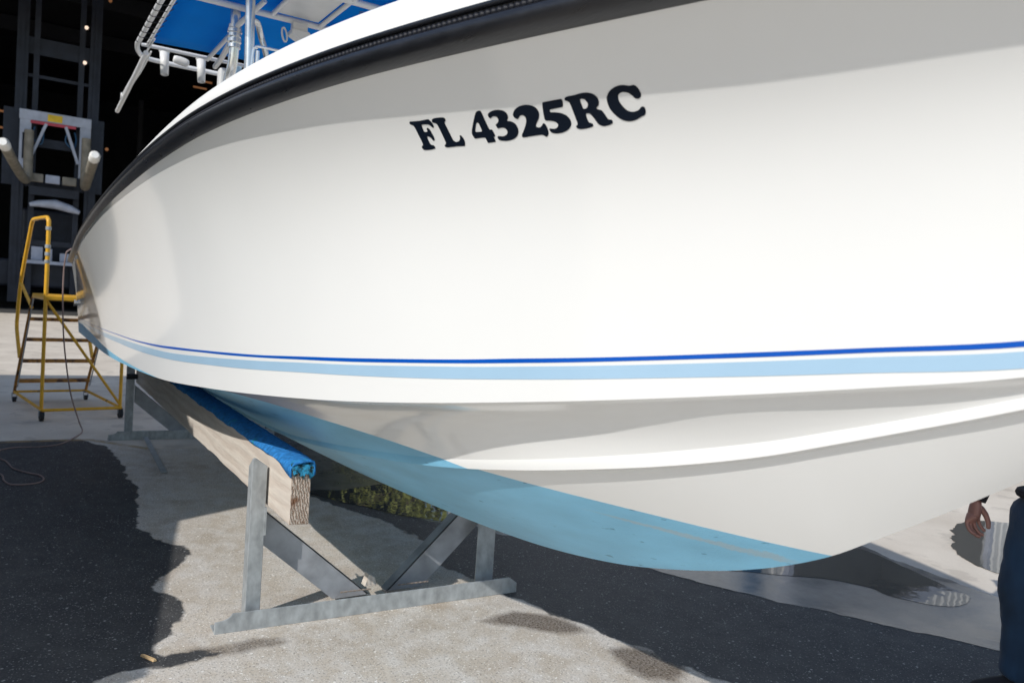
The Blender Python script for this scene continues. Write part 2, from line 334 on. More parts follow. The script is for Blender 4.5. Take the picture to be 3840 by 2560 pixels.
GL = {"F": [[[-1.8886, 0.8769], [-1.8831, 0.8776], [-1.8575, 0.8753], [-1.8403, 0.875], [-1.8232, 0.8749], [-1.8197, 0.8734], [-1.8153, 0.8639], [-1.8166, 0.8551], [-1.8199, 0.8521], [-1.823, 0.853], [-1.8281, 0.8598], [-1.8334, 0.8626], [-1.8471, 0.8646], [-1.8535, 0.8644], [-1.8555, 0.8619], [-1.8581, 0.8497], [-1.857, 0.846], [-1.852, 0.8451], [-1.8476, 0.8457], [-1.846, 0.8473], [-1.8447, 0.852], [-1.842, 0.8542], [-1.8384, 0.854], [-1.8354, 0.848], [-1.8351, 0.8381], [-1.8355, 0.8282], [-1.8376, 0.8221], [-1.84, 0.8203], [-1.8442, 0.8211], [-1.8464, 0.8276], [-1.851, 0.832], [-1.8553, 0.8335], [-1.8583, 0.8313], [-1.8594, 0.8229], [-1.859, 0.8135], [-1.8563, 0.8102], [-1.8505, 0.8087], [-1.8482, 0.8048], [-1.849, 0.8005], [-1.8538, 0.799], [-1.8696, 0.7984], [-1.8845, 0.7996], [-1.8906, 0.8009], [-1.8939, 0.805], [-1.894, 0.8094], [-1.8913, 0.8119], [-1.888, 0.813], [-1.8854, 0.8162], [-1.8844, 0.8234], [-1.8838, 0.8405], [-1.8827, 0.8545], [-1.8823, 0.8635], [-1.8841, 0.8673], [-1.8902, 0.8706], [-1.8914, 0.8739]]], "L": [[[-1.8111, 0.8709], [-1.8056, 0.8735], [-1.7955, 0.8744], [-1.778, 0.8733], [-1.7687, 0.8713], [-1.7665, 0.8673], [-1.7685, 0.8634], [-1.7743, 0.8609], [-1.7758, 0.8577], [-1.7767, 0.8468], [-1.7774, 0.833], [-1.7777, 0.819], [-1.7773, 0.8125], [-1.7735, 0.8085], [-1.769, 0.807], [-1.7612, 0.808], [-1.7554, 0.8117], [-1.7521, 0.8169], [-1.7505, 0.8209], [-1.748, 0.8219], [-1.7448, 0.8201], [-1.7424, 0.8127], [-1.743, 0.8044], [-1.7461, 0.7977], [-1.7492, 0.7938], [-1.7521, 0.7933], [-1.7741, 0.7954], [-1.799, 0.7964], [-1.8096, 0.7972], [-1.8131, 0.7991], [-1.8138, 0.8031], [-1.8081, 0.8063], [-1.8059, 0.8093], [-1.8046, 0.8198], [-1.8033, 0.8379], [-1.8024, 0.8517], [-1.8026, 0.8587], [-1.8051, 0.8615], [-1.8126, 0.8649], [-1.8133, 0.8677]]], "4": [[[-1.6525, 0.8721], [-1.6482, 0.8712], [-1.6473, 0.868], [-1.6487, 0.857], [-1.6505, 0.8399], [-1.6512, 0.8257], [-1.6494, 0.8234], [-1.6443, 0.8224], [-1.6434, 0.8185], [-1.6432, 0.8067], [-1.6453, 0.8047], [-1.6486, 0.804], [-1.6491, 0.8013], [-1.6492, 0.7937], [-1.6503, 0.7914], [-1.6564, 0.7909], [-1.6718, 0.7913], [-1.6745, 0.7925], [-1.6749, 0.7993], [-1.6754, 0.8043], [-1.6786, 0.806], [-1.6908, 0.8068], [-1.705, 0.8072], [-1.7083, 0.8088], [-1.7096, 0.818], [-1.7078, 0.8241], [-1.6998, 0.8346], [-1.685, 0.8502], [-1.6716, 0.863], [-1.6633, 0.8697], [-1.6567, 0.8719]], [[-1.6757, 0.8454], [-1.6804, 0.8435], [-1.6878, 0.8357], [-1.6946, 0.827], [-1.6951, 0.8244], [-1.6928, 0.8231], [-1.6817, 0.8221], [-1.6764, 0.8224], [-1.6752, 0.8243], [-1.6739, 0.8317], [-1.6732, 0.8404], [-1.6734, 0.8438]]], "3": [[[-1.6332, 0.8594], [-1.6273, 0.8631], [-1.6164, 0.8661], [-1.6046, 0.867], [-1.5944, 0.8658], [-1.5846, 0.862], [-1.5794, 0.856], [-1.5795, 0.8488], [-1.5837, 0.8422], [-1.5875, 0.8394], [-1.5878, 0.8368], [-1.5818, 0.8353], [-1.5748, 0.8316], [-1.57, 0.8242], [-1.5699, 0.8147], [-1.573, 0.8071], [-1.5787, 0.7997], [-1.5881, 0.7935], [-1.6009, 0.7897], [-1.6155, 0.789], [-1.6288, 0.7909], [-1.6368, 0.794], [-1.6393, 0.7986], [-1.6375, 0.8032], [-1.633, 0.8041], [-1.6229, 0.8021], [-1.6128, 0.8032], [-1.6056, 0.8076], [-1.6028, 0.8127], [-1.6036, 0.8183], [-1.6084, 0.8222], [-1.6157, 0.8233], [-1.6241, 0.8226], [-1.6261, 0.8245], [-1.6269, 0.8324], [-1.6235, 0.834], [-1.6164, 0.8377], [-1.6121, 0.8424], [-1.6112, 0.8482], [-1.6142, 0.852], [-1.6199, 0.8531], [-1.6263, 0.8518], [-1.6311, 0.8495], [-1.6329, 0.8505], [-1.6346, 0.855]]], "2": [[[-1.5636, 0.8503], [-1.5542, 0.8588], [-1.5398, 0.8647], [-1.5245, 0.8667], [-1.5123, 0.8656], [-1.5018, 0.862], [-1.4951, 0.8554], [-1.4935, 0.8462], [-1.4974, 0.837], [-1.5048, 0.8282], [-1.5136, 0.8204], [-1.5183, 0.8152], [-1.5184, 0.8115], [-1.5141, 0.8092], [-1.5084, 0.8095], [-1.5026, 0.8129], [-1.4983, 0.8167], [-1.4947, 0.8167], [-1.4921, 0.8113], [-1.4926, 0.8012], [-1.4945, 0.793], [-1.4985, 0.7868], [-1.5026, 0.784], [-1.5061, 0.7841], [-1.5091, 0.7875], [-1.5135, 0.7899], [-1.5251, 0.7907], [-1.5494, 0.7908], [-1.5646, 0.7909], [-1.5685, 0.7927], [-1.5689, 0.7953], [-1.5653, 0.8], [-1.5545, 0.8104], [-1.5433, 0.8223], [-1.5372, 0.8314], [-1.5353, 0.8378], [-1.5371, 0.8425], [-1.541, 0.8444], [-1.5468, 0.8437], [-1.5522, 0.8403], [-1.5565, 0.8377], [-1.56, 0.8377], [-1.5644, 0.8413], [-1.5654, 0.8465]]], "5": [[[-1.4718, 0.8645], [-1.4673, 0.8654], [-1.4444, 0.8657], [-1.4238, 0.8657], [-1.4213, 0.8648], [-1.4219, 0.8589], [-1.4254, 0.8516], [-1.4283, 0.848], [-1.4323, 0.8471], [-1.4472, 0.8466], [-1.4605, 0.8462], [-1.4639, 0.8448], [-1.4652, 0.8421], [-1.4633, 0.8399], [-1.4536, 0.8384], [-1.4417, 0.8348], [-1.4314, 0.8283], [-1.4262, 0.8185], [-1.4267, 0.8087], [-1.4316, 0.8003], [-1.4419, 0.7927], [-1.4561, 0.7881], [-1.4705, 0.7874], [-1.482, 0.7895], [-1.4885, 0.7947], [-1.4884, 0.8006], [-1.4868, 0.8027], [-1.4818, 0.8013], [-1.4735, 0.8], [-1.4662, 0.8023], [-1.4621, 0.8067], [-1.4616, 0.8116], [-1.4654, 0.8164], [-1.4742, 0.8199], [-1.4854, 0.8223], [-1.4881, 0.8257], [-1.4863, 0.8336], [-1.481, 0.8475], [-1.476, 0.858]]], "R": [[[-1.4137, 0.8647], [-1.409, 0.8678], [-1.4016, 0.8689], [-1.3884, 0.8688], [-1.3711, 0.8704], [-1.3585, 0.87], [-1.3488, 0.8674], [-1.3409, 0.8619], [-1.3379, 0.8529], [-1.3399, 0.8439], [-1.3444, 0.8375], [-1.3503, 0.8337], [-1.352, 0.8304], [-1.3489, 0.8284], [-1.3429, 0.8246], [-1.3402, 0.8169], [-1.3384, 0.8069], [-1.3366, 0.802], [-1.3317, 0.8006], [-1.3292, 0.7972], [-1.3304, 0.7933], [-1.3346, 0.7899], [-1.3432, 0.788], [-1.3529, 0.7876], [-1.3604, 0.7908], [-1.3652, 0.7965], [-1.368, 0.8084], [-1.3713, 0.8187], [-1.375, 0.8229], [-1.3802, 0.8237], [-1.3827, 0.8214], [-1.3847, 0.8128], [-1.3844, 0.8029], [-1.3814, 0.8004], [-1.3777, 0.7977], [-1.3775, 0.7935], [-1.3807, 0.7907], [-1.3912, 0.789], [-1.4047, 0.7886], [-1.4142, 0.79], [-1.4186, 0.7933], [-1.4192, 0.7976], [-1.4143, 0.801], [-1.4125, 0.8048], [-1.4116, 0.8138], [-1.4095, 0.833], [-1.4077, 0.8471], [-1.4074, 0.855], [-1.4105, 0.8583], [-1.4146, 0.8612]], [[-1.3777, 0.8577], [-1.372, 0.8577], [-1.368, 0.8548], [-1.3667, 0.8499], [-1.366, 0.8458], [-1.3699, 0.8394], [-1.3746, 0.8357], [-1.3807, 0.8351], [-1.3823, 0.8374], [-1.381, 0.8475], [-1.3795, 0.8551]]], "C": [[[-1.3201, 0.8468], [-1.3135, 0.8565], [-1.3036, 0.8647], [-1.2897, 0.8707], [-1.2766, 0.8728], [-1.2668, 0.8717], [-1.2569, 0.8683], [-1.2516, 0.8687], [-1.2474, 0.8684], [-1.244, 0.8653], [-1.2418, 0.8569], [-1.242, 0.8478], [-1.2444, 0.8422], [-1.2493, 0.8384], [-1.2547, 0.8378], [-1.2592, 0.8406], [-1.2621, 0.8468], [-1.2675, 0.8536], [-1.2748, 0.8567], [-1.2822, 0.8569], [-1.2894, 0.8531], [-1.2933, 0.8469], [-1.2948, 0.8378], [-1.2926, 0.8264], [-1.2878, 0.8169], [-1.2811, 0.8118], [-1.2727, 0.8104], [-1.2629, 0.8126], [-1.2556, 0.8177], [-1.2514, 0.819], [-1.2482, 0.8164], [-1.2485, 0.8094], [-1.2513, 0.8027], [-1.2554, 0.7986], [-1.262, 0.7968], [-1.2691, 0.7937], [-1.2809, 0.79], [-1.293, 0.7899], [-1.3036, 0.7938], [-1.3126, 0.8018], [-1.3203, 0.816], [-1.3231, 0.83]]]}

# ------------------------------------------------------------------ ground
def sdist(P, poly):
    """signed distance (positive inside) of points to polygon"""
    poly = np.array(poly, float); x, y = P[:, 0], P[:, 1]; d = np.full(len(P), 1e9); ins = np.zeros(len(P), bool)
    for i in range(len(poly)):
        a = poly[i]; b = poly[(i+1) % len(poly)]; e = b-a; t = np.clip(((P-a)@e)/(e@e), 0, 1)
        d = np.minimum(d, np.hypot(x-a[0]-t*e[0], y-a[1]-t*e[1]))
        c = ((a[1] > y) != (b[1] > y)); 
        with np.errstate(all='ignore'): xi = a[0]+(y-a[1])/(b[1]-a[1]+1e-12)*(b[0]-a[0])
        ins ^= c & (x < xi)
    return np.where(ins, d, -d)
WET_SHADE = [[(-9.1, -3.2), (-8.95, -.1), (-8.7, .5), (-8.2, .8), (-7.47, .83), (-6.24, .83), (-5.43, .72), (-5.24, .76), (-4.95, .93), (-4.80, .95), (-4.68, .86), (-4.53, .74), (-4.31, .65), (-4.22, .72), (-4.12, .78), (-3.92, .78), (-3.80, .68), (-3.63, .58), (-3.54, .60), (-3.48, .80), (-3.44, .84), (-3.40, .62), (-3.42, .42), (-3.36, .30), (-3.2, -.2), (-3.1, -3.2)],
       [(-6.2, 1.75), (-5.9, 2.0), (-5.4, 2.15), (-5.0, 2.30), (-4.5, 2.35), (-4.2, 2.2), (-3.76, 2.30), (-3.49, 2.36), (-3.12, 2.46), (-2.86, 2.56), (-2.65, 2.62), (-2.37, 2.68), (-2.0, 2.80), (-1.5, 2.95), (-1.0, 4.6), (-1.8, 4.6), (-2.3, 4.3), (-2.9, 3.9), (-3.4, 3.65), (-4.2, 3.1), (-5.0, 2.7), (-5.8, 2.3), (-6.5, 2.0)]]  # second outline: boat shade painted into the ground, edge on its shadow line
DAMP = [[(-3.30, 2.05), (-3.36, 2.22), (-3.26, 2.36), (-3.12, 2.46), (-2.98, 2.50), (-3.0, 2.36), (-3.12, 2.22)],
        [(-2.8, 2.42), (-2.74, 2.62), (-2.5, 2.66), (-2.4, 2.5), (-2.5, 2.38)],
        [(-3.52, .6), (-3.52, .95), (-3.47, 1.12), (-3.42, .9), (-3.44, .6)],
        [(-6.6, 3.4), (-4.2, 3.5), (-3.4, 4.2), (-4.6, 4.6), (-6.6, 4.4)]]
def axis(lo, hi, step, far, k=1.25):
    a = list(np.arange(lo, hi+1e-6, step)); s = step; x = a[-1]
    while x < far: s *= k; x += s; a.append(x)
    s = step; x = a[0]; b = []
    while x > -far: s *= k; x -= s; b.append(x)
    return np.array(b[::-1]+a)
gx = axis(-9.6, 0, .05, 320); gy = axis(-1.2, 6.2, .05, 320)
X, Y = np.meshgrid(gx, gy, indexing='ij'); nx, ny = X.shape
P2 = np.stack([X.ravel(), Y.ravel()], 1)
me = bpy.data.meshes.new('ground')
idx = np.arange(nx*ny).reshape(nx, ny)
F = np.stack([idx[:-1, :-1], idx[1:, :-1], idx[1:, 1:], idx[:-1, 1:]], -1).reshape(-1, 4)
near = (P2[:, 0] > -11) & (P2[:, 0] < 2) & (P2[:, 1] > -3) & (P2[:, 1] < 8)
Z = np.zeros(len(P2))
Z[near] = .0008*np.sin(P2[near, 0]*5.1+np.sin(P2[near, 1]*3.3))*np.cos(P2[near, 1]*4.3)
me.from_pydata(np.column_stack([P2, Z]).tolist(), [], F.tolist())
wet = np.max([sdist(P2, p) for p in WET_SHADE], 0); damp = np.max([sdist(P2, p) for p in DAMP], 0)
# slab boundary: line from (-9.54,-.07) to (-8.32,.92) beyond it concrete; and y > 5.15
ln = (P2[:, 0]+9.54)*(-.63)+(P2[:, 1]+.07)*.776
n1 = np.array([-.63, .776]); slabA = -(P2-np.array([-9.54, -.07]))@np.array([.63, -.776]); 
slabA = np.where(P2[:, 0] < -7.9, slabA, -9); slabA = np.maximum(slabA, -8.6-P2[:, 0]-.0*P2[:, 1])
slabB = P2[:, 1]-5.2-.06*(P2[:, 0]+3)
slab = np.maximum(slabA, slabB)
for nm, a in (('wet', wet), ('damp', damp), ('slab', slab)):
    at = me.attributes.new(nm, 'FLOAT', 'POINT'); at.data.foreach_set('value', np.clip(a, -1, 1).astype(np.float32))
def groundmat():
    m = bpy.data.materials.new('yard_surface'); m.use_nodes = True; n, l = nodes(m); b = n['Principled BSDF']
    N = lambda t, **k: (lambda q: ([setattr(q, a, v) for a, v in k.items()], q)[1])(n.new(t))
    tc = N('ShaderNodeTexCoord')
    def noise(s, d=5, r=.55, vec=None):
        t = N('ShaderNodeTexNoise'); t.inputs['Scale'].default_value = s; t.inputs['Detail'].default_value = d; t.inputs['Roughness'].default_value = r
        l.new(vec or tc.outputs['Object'], t.inputs[0]); return t.outputs[0]
    def rng(x, a, b_, c=0, d=1, sm='LINEAR'):
        t = N('ShaderNodeMapRange', interpolation_type=sm); l.new(x, t.inputs[0]); t.inputs[1].default_value = a; t.inputs[2].default_value = b_; t.inputs[3].default_value = c; t.inputs[4].default_value = d; return t.outputs[0]
    def math_(op, a, b_):
        t = N('ShaderNodeMath', operation=op)
        for i, q in enumerate((a, b_)):
            if isinstance(q, (int, float)): t.inputs[i].default_value = q
            else: l.new(q, t.inputs[i])
        return t.outputs[0]
    def mixc(f, a, b_, bt='MIX'):
        t = N('ShaderNodeMix', data_type='RGBA', blend_type=bt)
        if isinstance(f, (int, float)): t.inputs[0].default_value = f
        else: l.new(f, t.inputs[0])
        for i, q in ((6, a), (7, b_)):
            if isinstance(q, tuple): t.inputs[i].default_value = (*q, 1)
            else: l.new(q, t.inputs[i])
        return t.outputs[2]
    def attr(nm): return N('ShaderNodeAttribute', attribute_name=nm).outputs['Fac']
    big = noise(1.1, 5, .6); med = noise(7, 6, .65); fine = noise(90, 4, .7); wob = noise(4.5, 5, .55)
    wobc = math_('MULTIPLY', math_('SUBTRACT', wob, .5), .20)
    wet_shade_f = rng(math_('ADD', attr('wet'), wobc), -.004, .012)
    dampf = rng(math_('ADD', attr('damp'), math_('MULTIPLY', wobc, .7)), -.03, .03)
    slabf = rng(math_('ADD', attr('slab'), math_('MULTIPLY', wobc, .25)), -.015, .015)
    # aggregate
    base = mixc(rng(big, .35, .68), (.47, .405, .33), (.61, .545, .46))
    base = mixc(rng(med, .40, .66), base, (.66, .62, .57))
    base = mixc(rng(fine, .52, .66, 0, .75), base, (.22, .20, .18))
    rust = mixc(rng(noise(2.3, 5), .60, .72, 0, .5), base, (.36, .27, .19))
    def specks(scale, lo, hi, seed):
        v = N('ShaderNodeTexVoronoi'); v.inputs['Scale'].default_value = scale; l.new(tc.outputs['Object'], v.inputs[0])
        wn = N('ShaderNodeTexWhiteNoise'); l.new(v.outputs['Color'], wn.inputs[0])
        a = rng(v.outputs['Distance'], .22, .34, 1, 0); c = rng(wn.outputs[0], lo, hi); return math_('MULTIPLY', a, c)
    s1 = specks(95, .62, .86, 0); s2 = specks(48, .88, .97, 1); s3 = specks(160, .50, .90, 2); dk = specks(70, .75, .92, 3)
    sp = math_('MAXIMUM', math_('MAXIMUM', s1, s2), math_('MULTIPLY', s3, .7))
    asph = mixc(math_('MULTIPLY', sp, .95), rust, (.86, .83, .78)); asph = mixc(math_('MULTIPLY', dk, .6), asph, (.13, .115, .10))
    wet_shade_c = mixc(rng(med, .35, .7), (.042, .043, .046), (.085, .084, .084))  # dark tone shared by the wet stain and the painted boat shade
    wet_shade_c = mixc(rng(big, .45, .62, 0, .6), wet_shade_c, (.045, .045, .049)); wet_shade_c = mixc(rng(fine, .5, .7, 0, .7), wet_shade_c, (.14, .138, .132))
    wet_shade_c = mixc(math_('MULTIPLY', math_('MAXIMUM', s2, math_('MULTIPLY', s1, rng(big, .35, .6, .4, 1.0))), .9), wet_shade_c, (.42, .42, .41))
    dampc = mixc(.72, asph, (.13, .10, .075))
    dirt = mixc(math_('MULTIPLY', rng(fine, .45, .6), .8), dampc, (.055, .04, .03))
    slabc = mixc(rng(big, .35, .7), (.60, .53, .44), (.76, .69, .59))
    slabc = mixc(rng(noise(3.2, 6, .6), .56, .62, 0, .35), slabc, (.36, .32, .27))
    slabc = mixc(rng(fine, .5, .75, 0, .35), slabc, (.34, .31, .27))
    # expansion joints of the slab, every 4 m
    sx = N('ShaderNodeSeparateXYZ'); l.new(tc.outputs['Object'], sx.inputs[0])
    asph = mixc(math_('MULTIPLY', rng(noise(14, 3, .5), .66, .74), .35), asph, (.20, .16, .13)); col = mixc(dampf, asph, dirt); col = mixc(wet_shade_f, col, wet_shade_c)
    # pale crack running across
    ck = N('ShaderNodeMath', operation='ABSOLUTE'); lx = math_('ADD', sx.outputs[1], math_('MULTIPLY', sx.outputs[0], .27)); lx = math_('ADD', lx, math_('MULTIPLY', math_('SUBTRACT', med, .5), .035))
    l.new(math_('SUBTRACT', lx, .585), ck.inputs[0]); cline = rng(ck.outputs[0], .006, .011, 1, 0)
    col = mixc(math_('MULTIPLY', cline, math_('MULTIPLY', rng(noise(3, 2), .40, .5, .1, .65), math_('SUBTRACT', 1.0, wet_shade_f))), col, (.62, .56, .48))
    col = mixc(slabf, col, slabc)
    # worn yellow kerb line along the slab edge
    sl = attr('slab'); yl = math_('MULTIPLY', rng(sl, -.10, -.08), rng(sl, -.02, 0, 1, 0)); yl = math_('MULTIPLY', yl, rng(med, .38, .5))
    yl = math_('MULTIPLY', yl, math_('MULTIPLY', rng(sx.outputs[0], -7.8, -7.9), rng(sx.outputs[1], 3, 2.9)))
    col = mixc(math_('MULTIPLY', yl, .7), col, (.42, .29, .13))
    l.new(col, b.inputs['Base Color'])
    rr = mixc(wet_shade_f, (.93, .93, .93), (.62, .62, .62)); l.new(rr, b.inputs['Roughness']); b.inputs['Specular IOR Level'].default_value = .3
    bp = N('ShaderNodeBump'); bp.inputs['Distance'].default_value = .003
    h = math_('ADD', math_('MULTIPLY', fine, .7), math_('ADD', math_('MULTIPLY', s1, .5), med)); l.new(h, bp.inputs['Height'])
    l.new(rng(slabf, 0, 1, .9, .25), bp.inputs['Strength'])
    l.new(bp.outputs[0], b.inputs['Normal'])
    return m
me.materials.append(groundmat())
me.polygons.foreach_set('use_smooth', [True]*len(me.polygons))
go = bpy.data.objects.new('ground', me); COL.objects.link(go); go['kind'] = 'structure'

# ------------------------------------------------------------------ puddles
def watermat(name, rough, col, rvar=.0, film=False):
    m = bpy.data.materials.new(name); m.use_nodes = True; n, l = nodes(m); b = n['Principled BSDF']
    b.inputs['Base Color'].default_value = (*col, 1); b.inputs['Roughness'].default_value = rough; b.inputs['IOR'].default_value = 1.33
    b.inputs['Specular IOR Level'].default_value = 1.0 if film else .9
    t = n.new('ShaderNodeTexNoise'); t.inputs['Scale'].default_value = 3.5; t.inputs['Detail'].default_value = 3
    tc = n.new('ShaderNodeTexCoord'); l.new(tc.outputs['Object'], t.inputs[0])
    if rvar:
        r = n.new('ShaderNodeMapRange'); t2 = n.new('ShaderNodeTexNoise'); t2.inputs['Scale'].default_value = 2.2; t2.inputs['Detail'].default_value = 6; l.new(tc.outputs['Object'], t2.inputs[0])
        l.new(t2.outputs[0], r.inputs[0]); r.inputs[1].default_value = .35; r.inputs[2].default_value = .65; r.inputs[3].default_value = rough-rvar; r.inputs[4].default_value = rough+rvar; l.new(r.outputs[0], b.inputs['Roughness'])
        t2.inputs['Roughness'].default_value = .7
        cr = n.new('ShaderNodeMix'); cr.data_type = 'RGBA'; l.new(r.outputs[0], cr.inputs[0]); cr.inputs[6].default_value = (*[c*.35 for c in col], 1); cr.inputs[7].default_value = (*[c*3.2 for c in col], 1); l.new(cr.outputs[2], b.inputs['Base Color'])
    bp = n.new('ShaderNodeBump'); bp.inputs['Distance'].default_value = .0012 if not film else .002; l.new(t.outputs[0], bp.inputs['Height']); l.new(bp.outputs[0], b.inputs['Normal'])
    return m
MT['pool'] = watermat('puddle_water', .015, (.085, .085, .080))
MT['film'] = watermat('wet_film', .17, (.20, .20, .195), rvar=.08, film=True)
def puddle(name, poly, m, z, wob=.05, seed=0):
    P = spline([(a, b) for a, b in poly], 24, True); rr = random.Random(seed); ph = [rr.uniform(0, 6) for _ in range(6)]
    c = np.mean(P, 0); out = []
    for q in P:
        a = math.atan2(q[1]-c[1], q[0]-c[0]); s_ = sum(math.sin(a*k*3+ph[i % 6])/(k**.8) for i, k in enumerate((3, 5, 9, 14, 23, 31, 43)))
        d = (q-c)/np.linalg.norm(q-c); out.append(q+d*wob*s_*.5)
    co, _, fa, *_r = delaunay_2d_cdt([Vector(q) for q in out], [], [list(range(len(out)))], 1, 1e-5)
    mb = MB(); mb.add([(q.x, q.y, z) for q in co], [tuple(f) for f in fa]); o = mb.build(name, m); o['kind'] = 'structure'; return o
puddle('wet_pavement', [(-3.75, 3.46), (-3.31, 3.55), (-2.97, 3.72), (-2.49, 4.01), (-2.09, 4.24), (-1.4, 4.65), (-.9, 5.0), (-1.5, 5.1), (-2.4, 5.2), (-3.0, 5.25), (-3.5, 5.33), (-4.6, 5.2), (-5.4, 4.6), (-4.7, 3.9)], MT['film'], .0022, .05, 3)
puddle('puddle', [(-3.9, 3.75), (-3.45, 3.86), (-3.3, 4.02), (-3.15, 4.21), (-3.03, 4.39), (-2.82, 4.53), (-2.68, 4.52), (-2.58, 4.56), (-2.46, 4.63), (-2.39, 4.78), (-2.44, 5.0), (-2.6, 5.06), (-2.95, 5.16), (-3.35, 5.25), (-4.2, 5.15), (-5.0, 4.7), (-4.6, 4.1)], MT['pool'], .0045, .012, 5)
puddle('wet_pavement', [(-6.0, 1.95), (-5.69, 2.13), (-5.51, 2.27), (-5.25, 2.38), (-5.08, 2.52), (-4.94, 2.62), (-4.85, 2.9), (-5.2, 3.3), (-5.8, 3.9), (-8.2, 4.2), (-9.6, 3.5), (-9.6, 2.3), (-7.6, 1.8), (-6.6, 1.85)], MT['film'], .0022, .03, 8)
puddle('puddle', [(-5.98, 2.02), (-5.69, 2.14), (-5.51, 2.27), (-5.25, 2.40), (-5.08, 2.54), (-4.95, 2.66), (-5.0, 2.80), (-5.3, 3.0), (-5.75, 3.05), (-6.08, 2.75), (-6.05, 2.48), (-6.0, 2.28), (-6.06, 2.1)], MT['pool'], .0045, .012, 9)
puddle('puddle', [(-3.25, 6.3), (-3.5, 6.9), (-3.3, 7.4), (-2.75, 7.1), (-2.45, 6.2), (-2.62, 5.75), (-2.95, 5.85)], MT['pool'], .0035, .06, 2)

# ------------------------------------------------------------------ boat
bz = lambda s: [tuple(q) for q in s]
boat = empty('boat', (-4, 1.66, .58), label='white centre console boat with two blue hull stripes resting on the steel stand', cat='boat')
BO = Vector((-4, 1.66, .58))
def B(mb, name, m, parent=None, **k):
    """build a mesh given in yard coordinates as a part of a thing standing at its own origin"""
    par = parent if parent is not None else boat
    off = Vector((0, 0, 0)); q = par
    while q: off += Vector(q.location); q = q.parent
    mb.v = [(v[0]-off.x, v[1]-off.y, v[2]-off.z) for v in mb.v]
    return mb.build(name, m, par, **k)
def wl(x): return 1.057+.053*sm(-2.9, -4.3, x)+.058*sm(-4.2, -8.2, x)
XS = np.concatenate([np.arange(XT, -3, .05), np.arange(-3, .33, .03), [.355, .38, XB]])
def station(x):
    v = np.linspace(0, 1, 30)**1.0
    top = topside(x, v)[::-1]            # rail -> chine
    bt = bottom(float(x)); bt = np.array([(x, y, z) for y, z in bt])
    return top, bt
tops, bots = zip(*[station(x) for x in XS]); tops = np.array(tops); bots = np.array(bots)
# fill the bottom panels with extra rows
def rows(a, b, n): return [a*(1-t)+b*t for t in np.linspace(0, 1, n)]
def quad3(a, m, b, n):
    out = []
    for t in np.linspace(0, 1, n): out.append(a*(2*(t-.5)*(t-1))+m*(4*t*(1-t))+b*(2*t*(t-.5)))
    return out
b_ = [bots[:, i] for i in range(bots.shape[1])]
patches = [tops,
           np.stack([b_[0], b_[1]], 1),
           np.stack(quad3(b_[1], b_[2], b_[3], 7)+spline([b_[3], b_[4], b_[5], b_[6]], 3)[1:], 1),
           np.stack([b_[6], b_[7]], 1),
           np.stack(quad3(b_[7]*.999+b_[8]*.001, b_[9], b_[10], 9), 1)]
class Acc:
    def __init__(s): s.v = []; s.n = []; s.f = []
hull_a, paint_a = Acc(), Acc()
def addpatch(G, flip):
    du = np.gradient(G, axis=0); dv = np.gradient(G, axis=1); N_ = np.cross(du, dv); ln_ = np.linalg.norm(N_, axis=-1, keepdims=True)
    N_ = np.where(ln_ > 1e-9, N_/np.maximum(ln_, 1e-9), [0, -1, 0]); s_ = np.sign(N_[:, :, 1:2].sum()) 
    if s_ > 0: N_ = -N_
    if flip: G = G*[1, -1, 1]+[0, 2*YK, 0]; N_ = N_*[1, -1, 1]
    ni, nj = G.shape[:2]; V = G.reshape(-1, 3); NN = N_.reshape(-1, 3); Fz = V[:, 2]-wl(V[:, 0])
    for acc, sg in ((hull_a, 1), (paint_a, -1)):
        f = Fz*sg; cache = {}
        def vid(i):
            if i not in cache: cache[i] = len(acc.v); acc.v.append(V[i]); acc.n.append(NN[i])
            return cache[i]
        def cut(i, j):
            k = (min(i, j), max(i, j))
            if k not in cache:
                t = f[i]/(f[i]-f[j]); cache[k] = len(acc.v); acc.v.append(V[i]+(V[j]-V[i])*t); q = NN[i]+(NN[j]-NN[i])*t; acc.n.append(q/np.linalg.norm(q))
            return cache[k]
        for a in range(ni-1):
            for c in range(nj-1):
                q = [a*nj+c, (a+1)*nj+c, (a+1)*nj+c+1, a*nj+c+1]
                if not flip: q = q[::-1]
                fs = [f[i] > 0 for i in q]
                if all(fs): acc.f.append([vid(i) for i in q])
                elif any(fs):
                    out = []
                    for k in range(4):
                        i, j = q[k], q[(k+1) % 4]
                        if f[i] > 0: out.append(vid(i))
                        if (f[i] > 0) != (f[j] > 0): out.append(cut(i, j))
                    if len(out) > 2: acc.f.append(out)
for G in patches:
    for fl in (False, True): addpatch(np.array(G), fl)
def fromacc(a, name, m, parent):
    me = bpy.data.meshes.new(name); me.from_pydata([tuple(q-np.array(BO)) for q in a.v], [], a.f); me.materials.append(m)
    me.polygons.foreach_set('use_smooth', [True]*len(me.polygons))
    # face winding follows the normals
    n_ = np.array(a.n); me.update()
    bm = bmesh.new(); bm.from_mesh(me); bm.faces.ensure_lookup_table(); bm.verts.ensure_lookup_table()
    for f in bm.faces:
        if f.normal.dot(Vector(n_[f.verts[0].index])+Vector(n_[f.verts[1].index])) < 0: f.normal_flip()
    bm.to_mesh(me); bm.free()
    me.normals_split_custom_set_from_vertices([tuple(q) for q in n_])
    o = bpy.data.objects.new(name, me); COL.objects.link(o); o.parent = parent; return o
hull = fromacc(hull_a, 'hull', MT['gel'], boat)
paint = fromacc(paint_a, 'bottom_paint', MT['paint'], boat); paint['label'] = 'light blue antifouling paint, scuffed grey near the keel'
# transom
mb = MB(); sec = [tuple(p) for p in tops[0]]+[tuple(p) for p in bots[0][1:]]
sec2 = sec+[(x, 2*YK-y, z) for x, y, z in sec[::-1][1:]]
mb.add(sec2, [tuple(range(len(sec2)))]); B(mb, 'transom', MT['gel'])

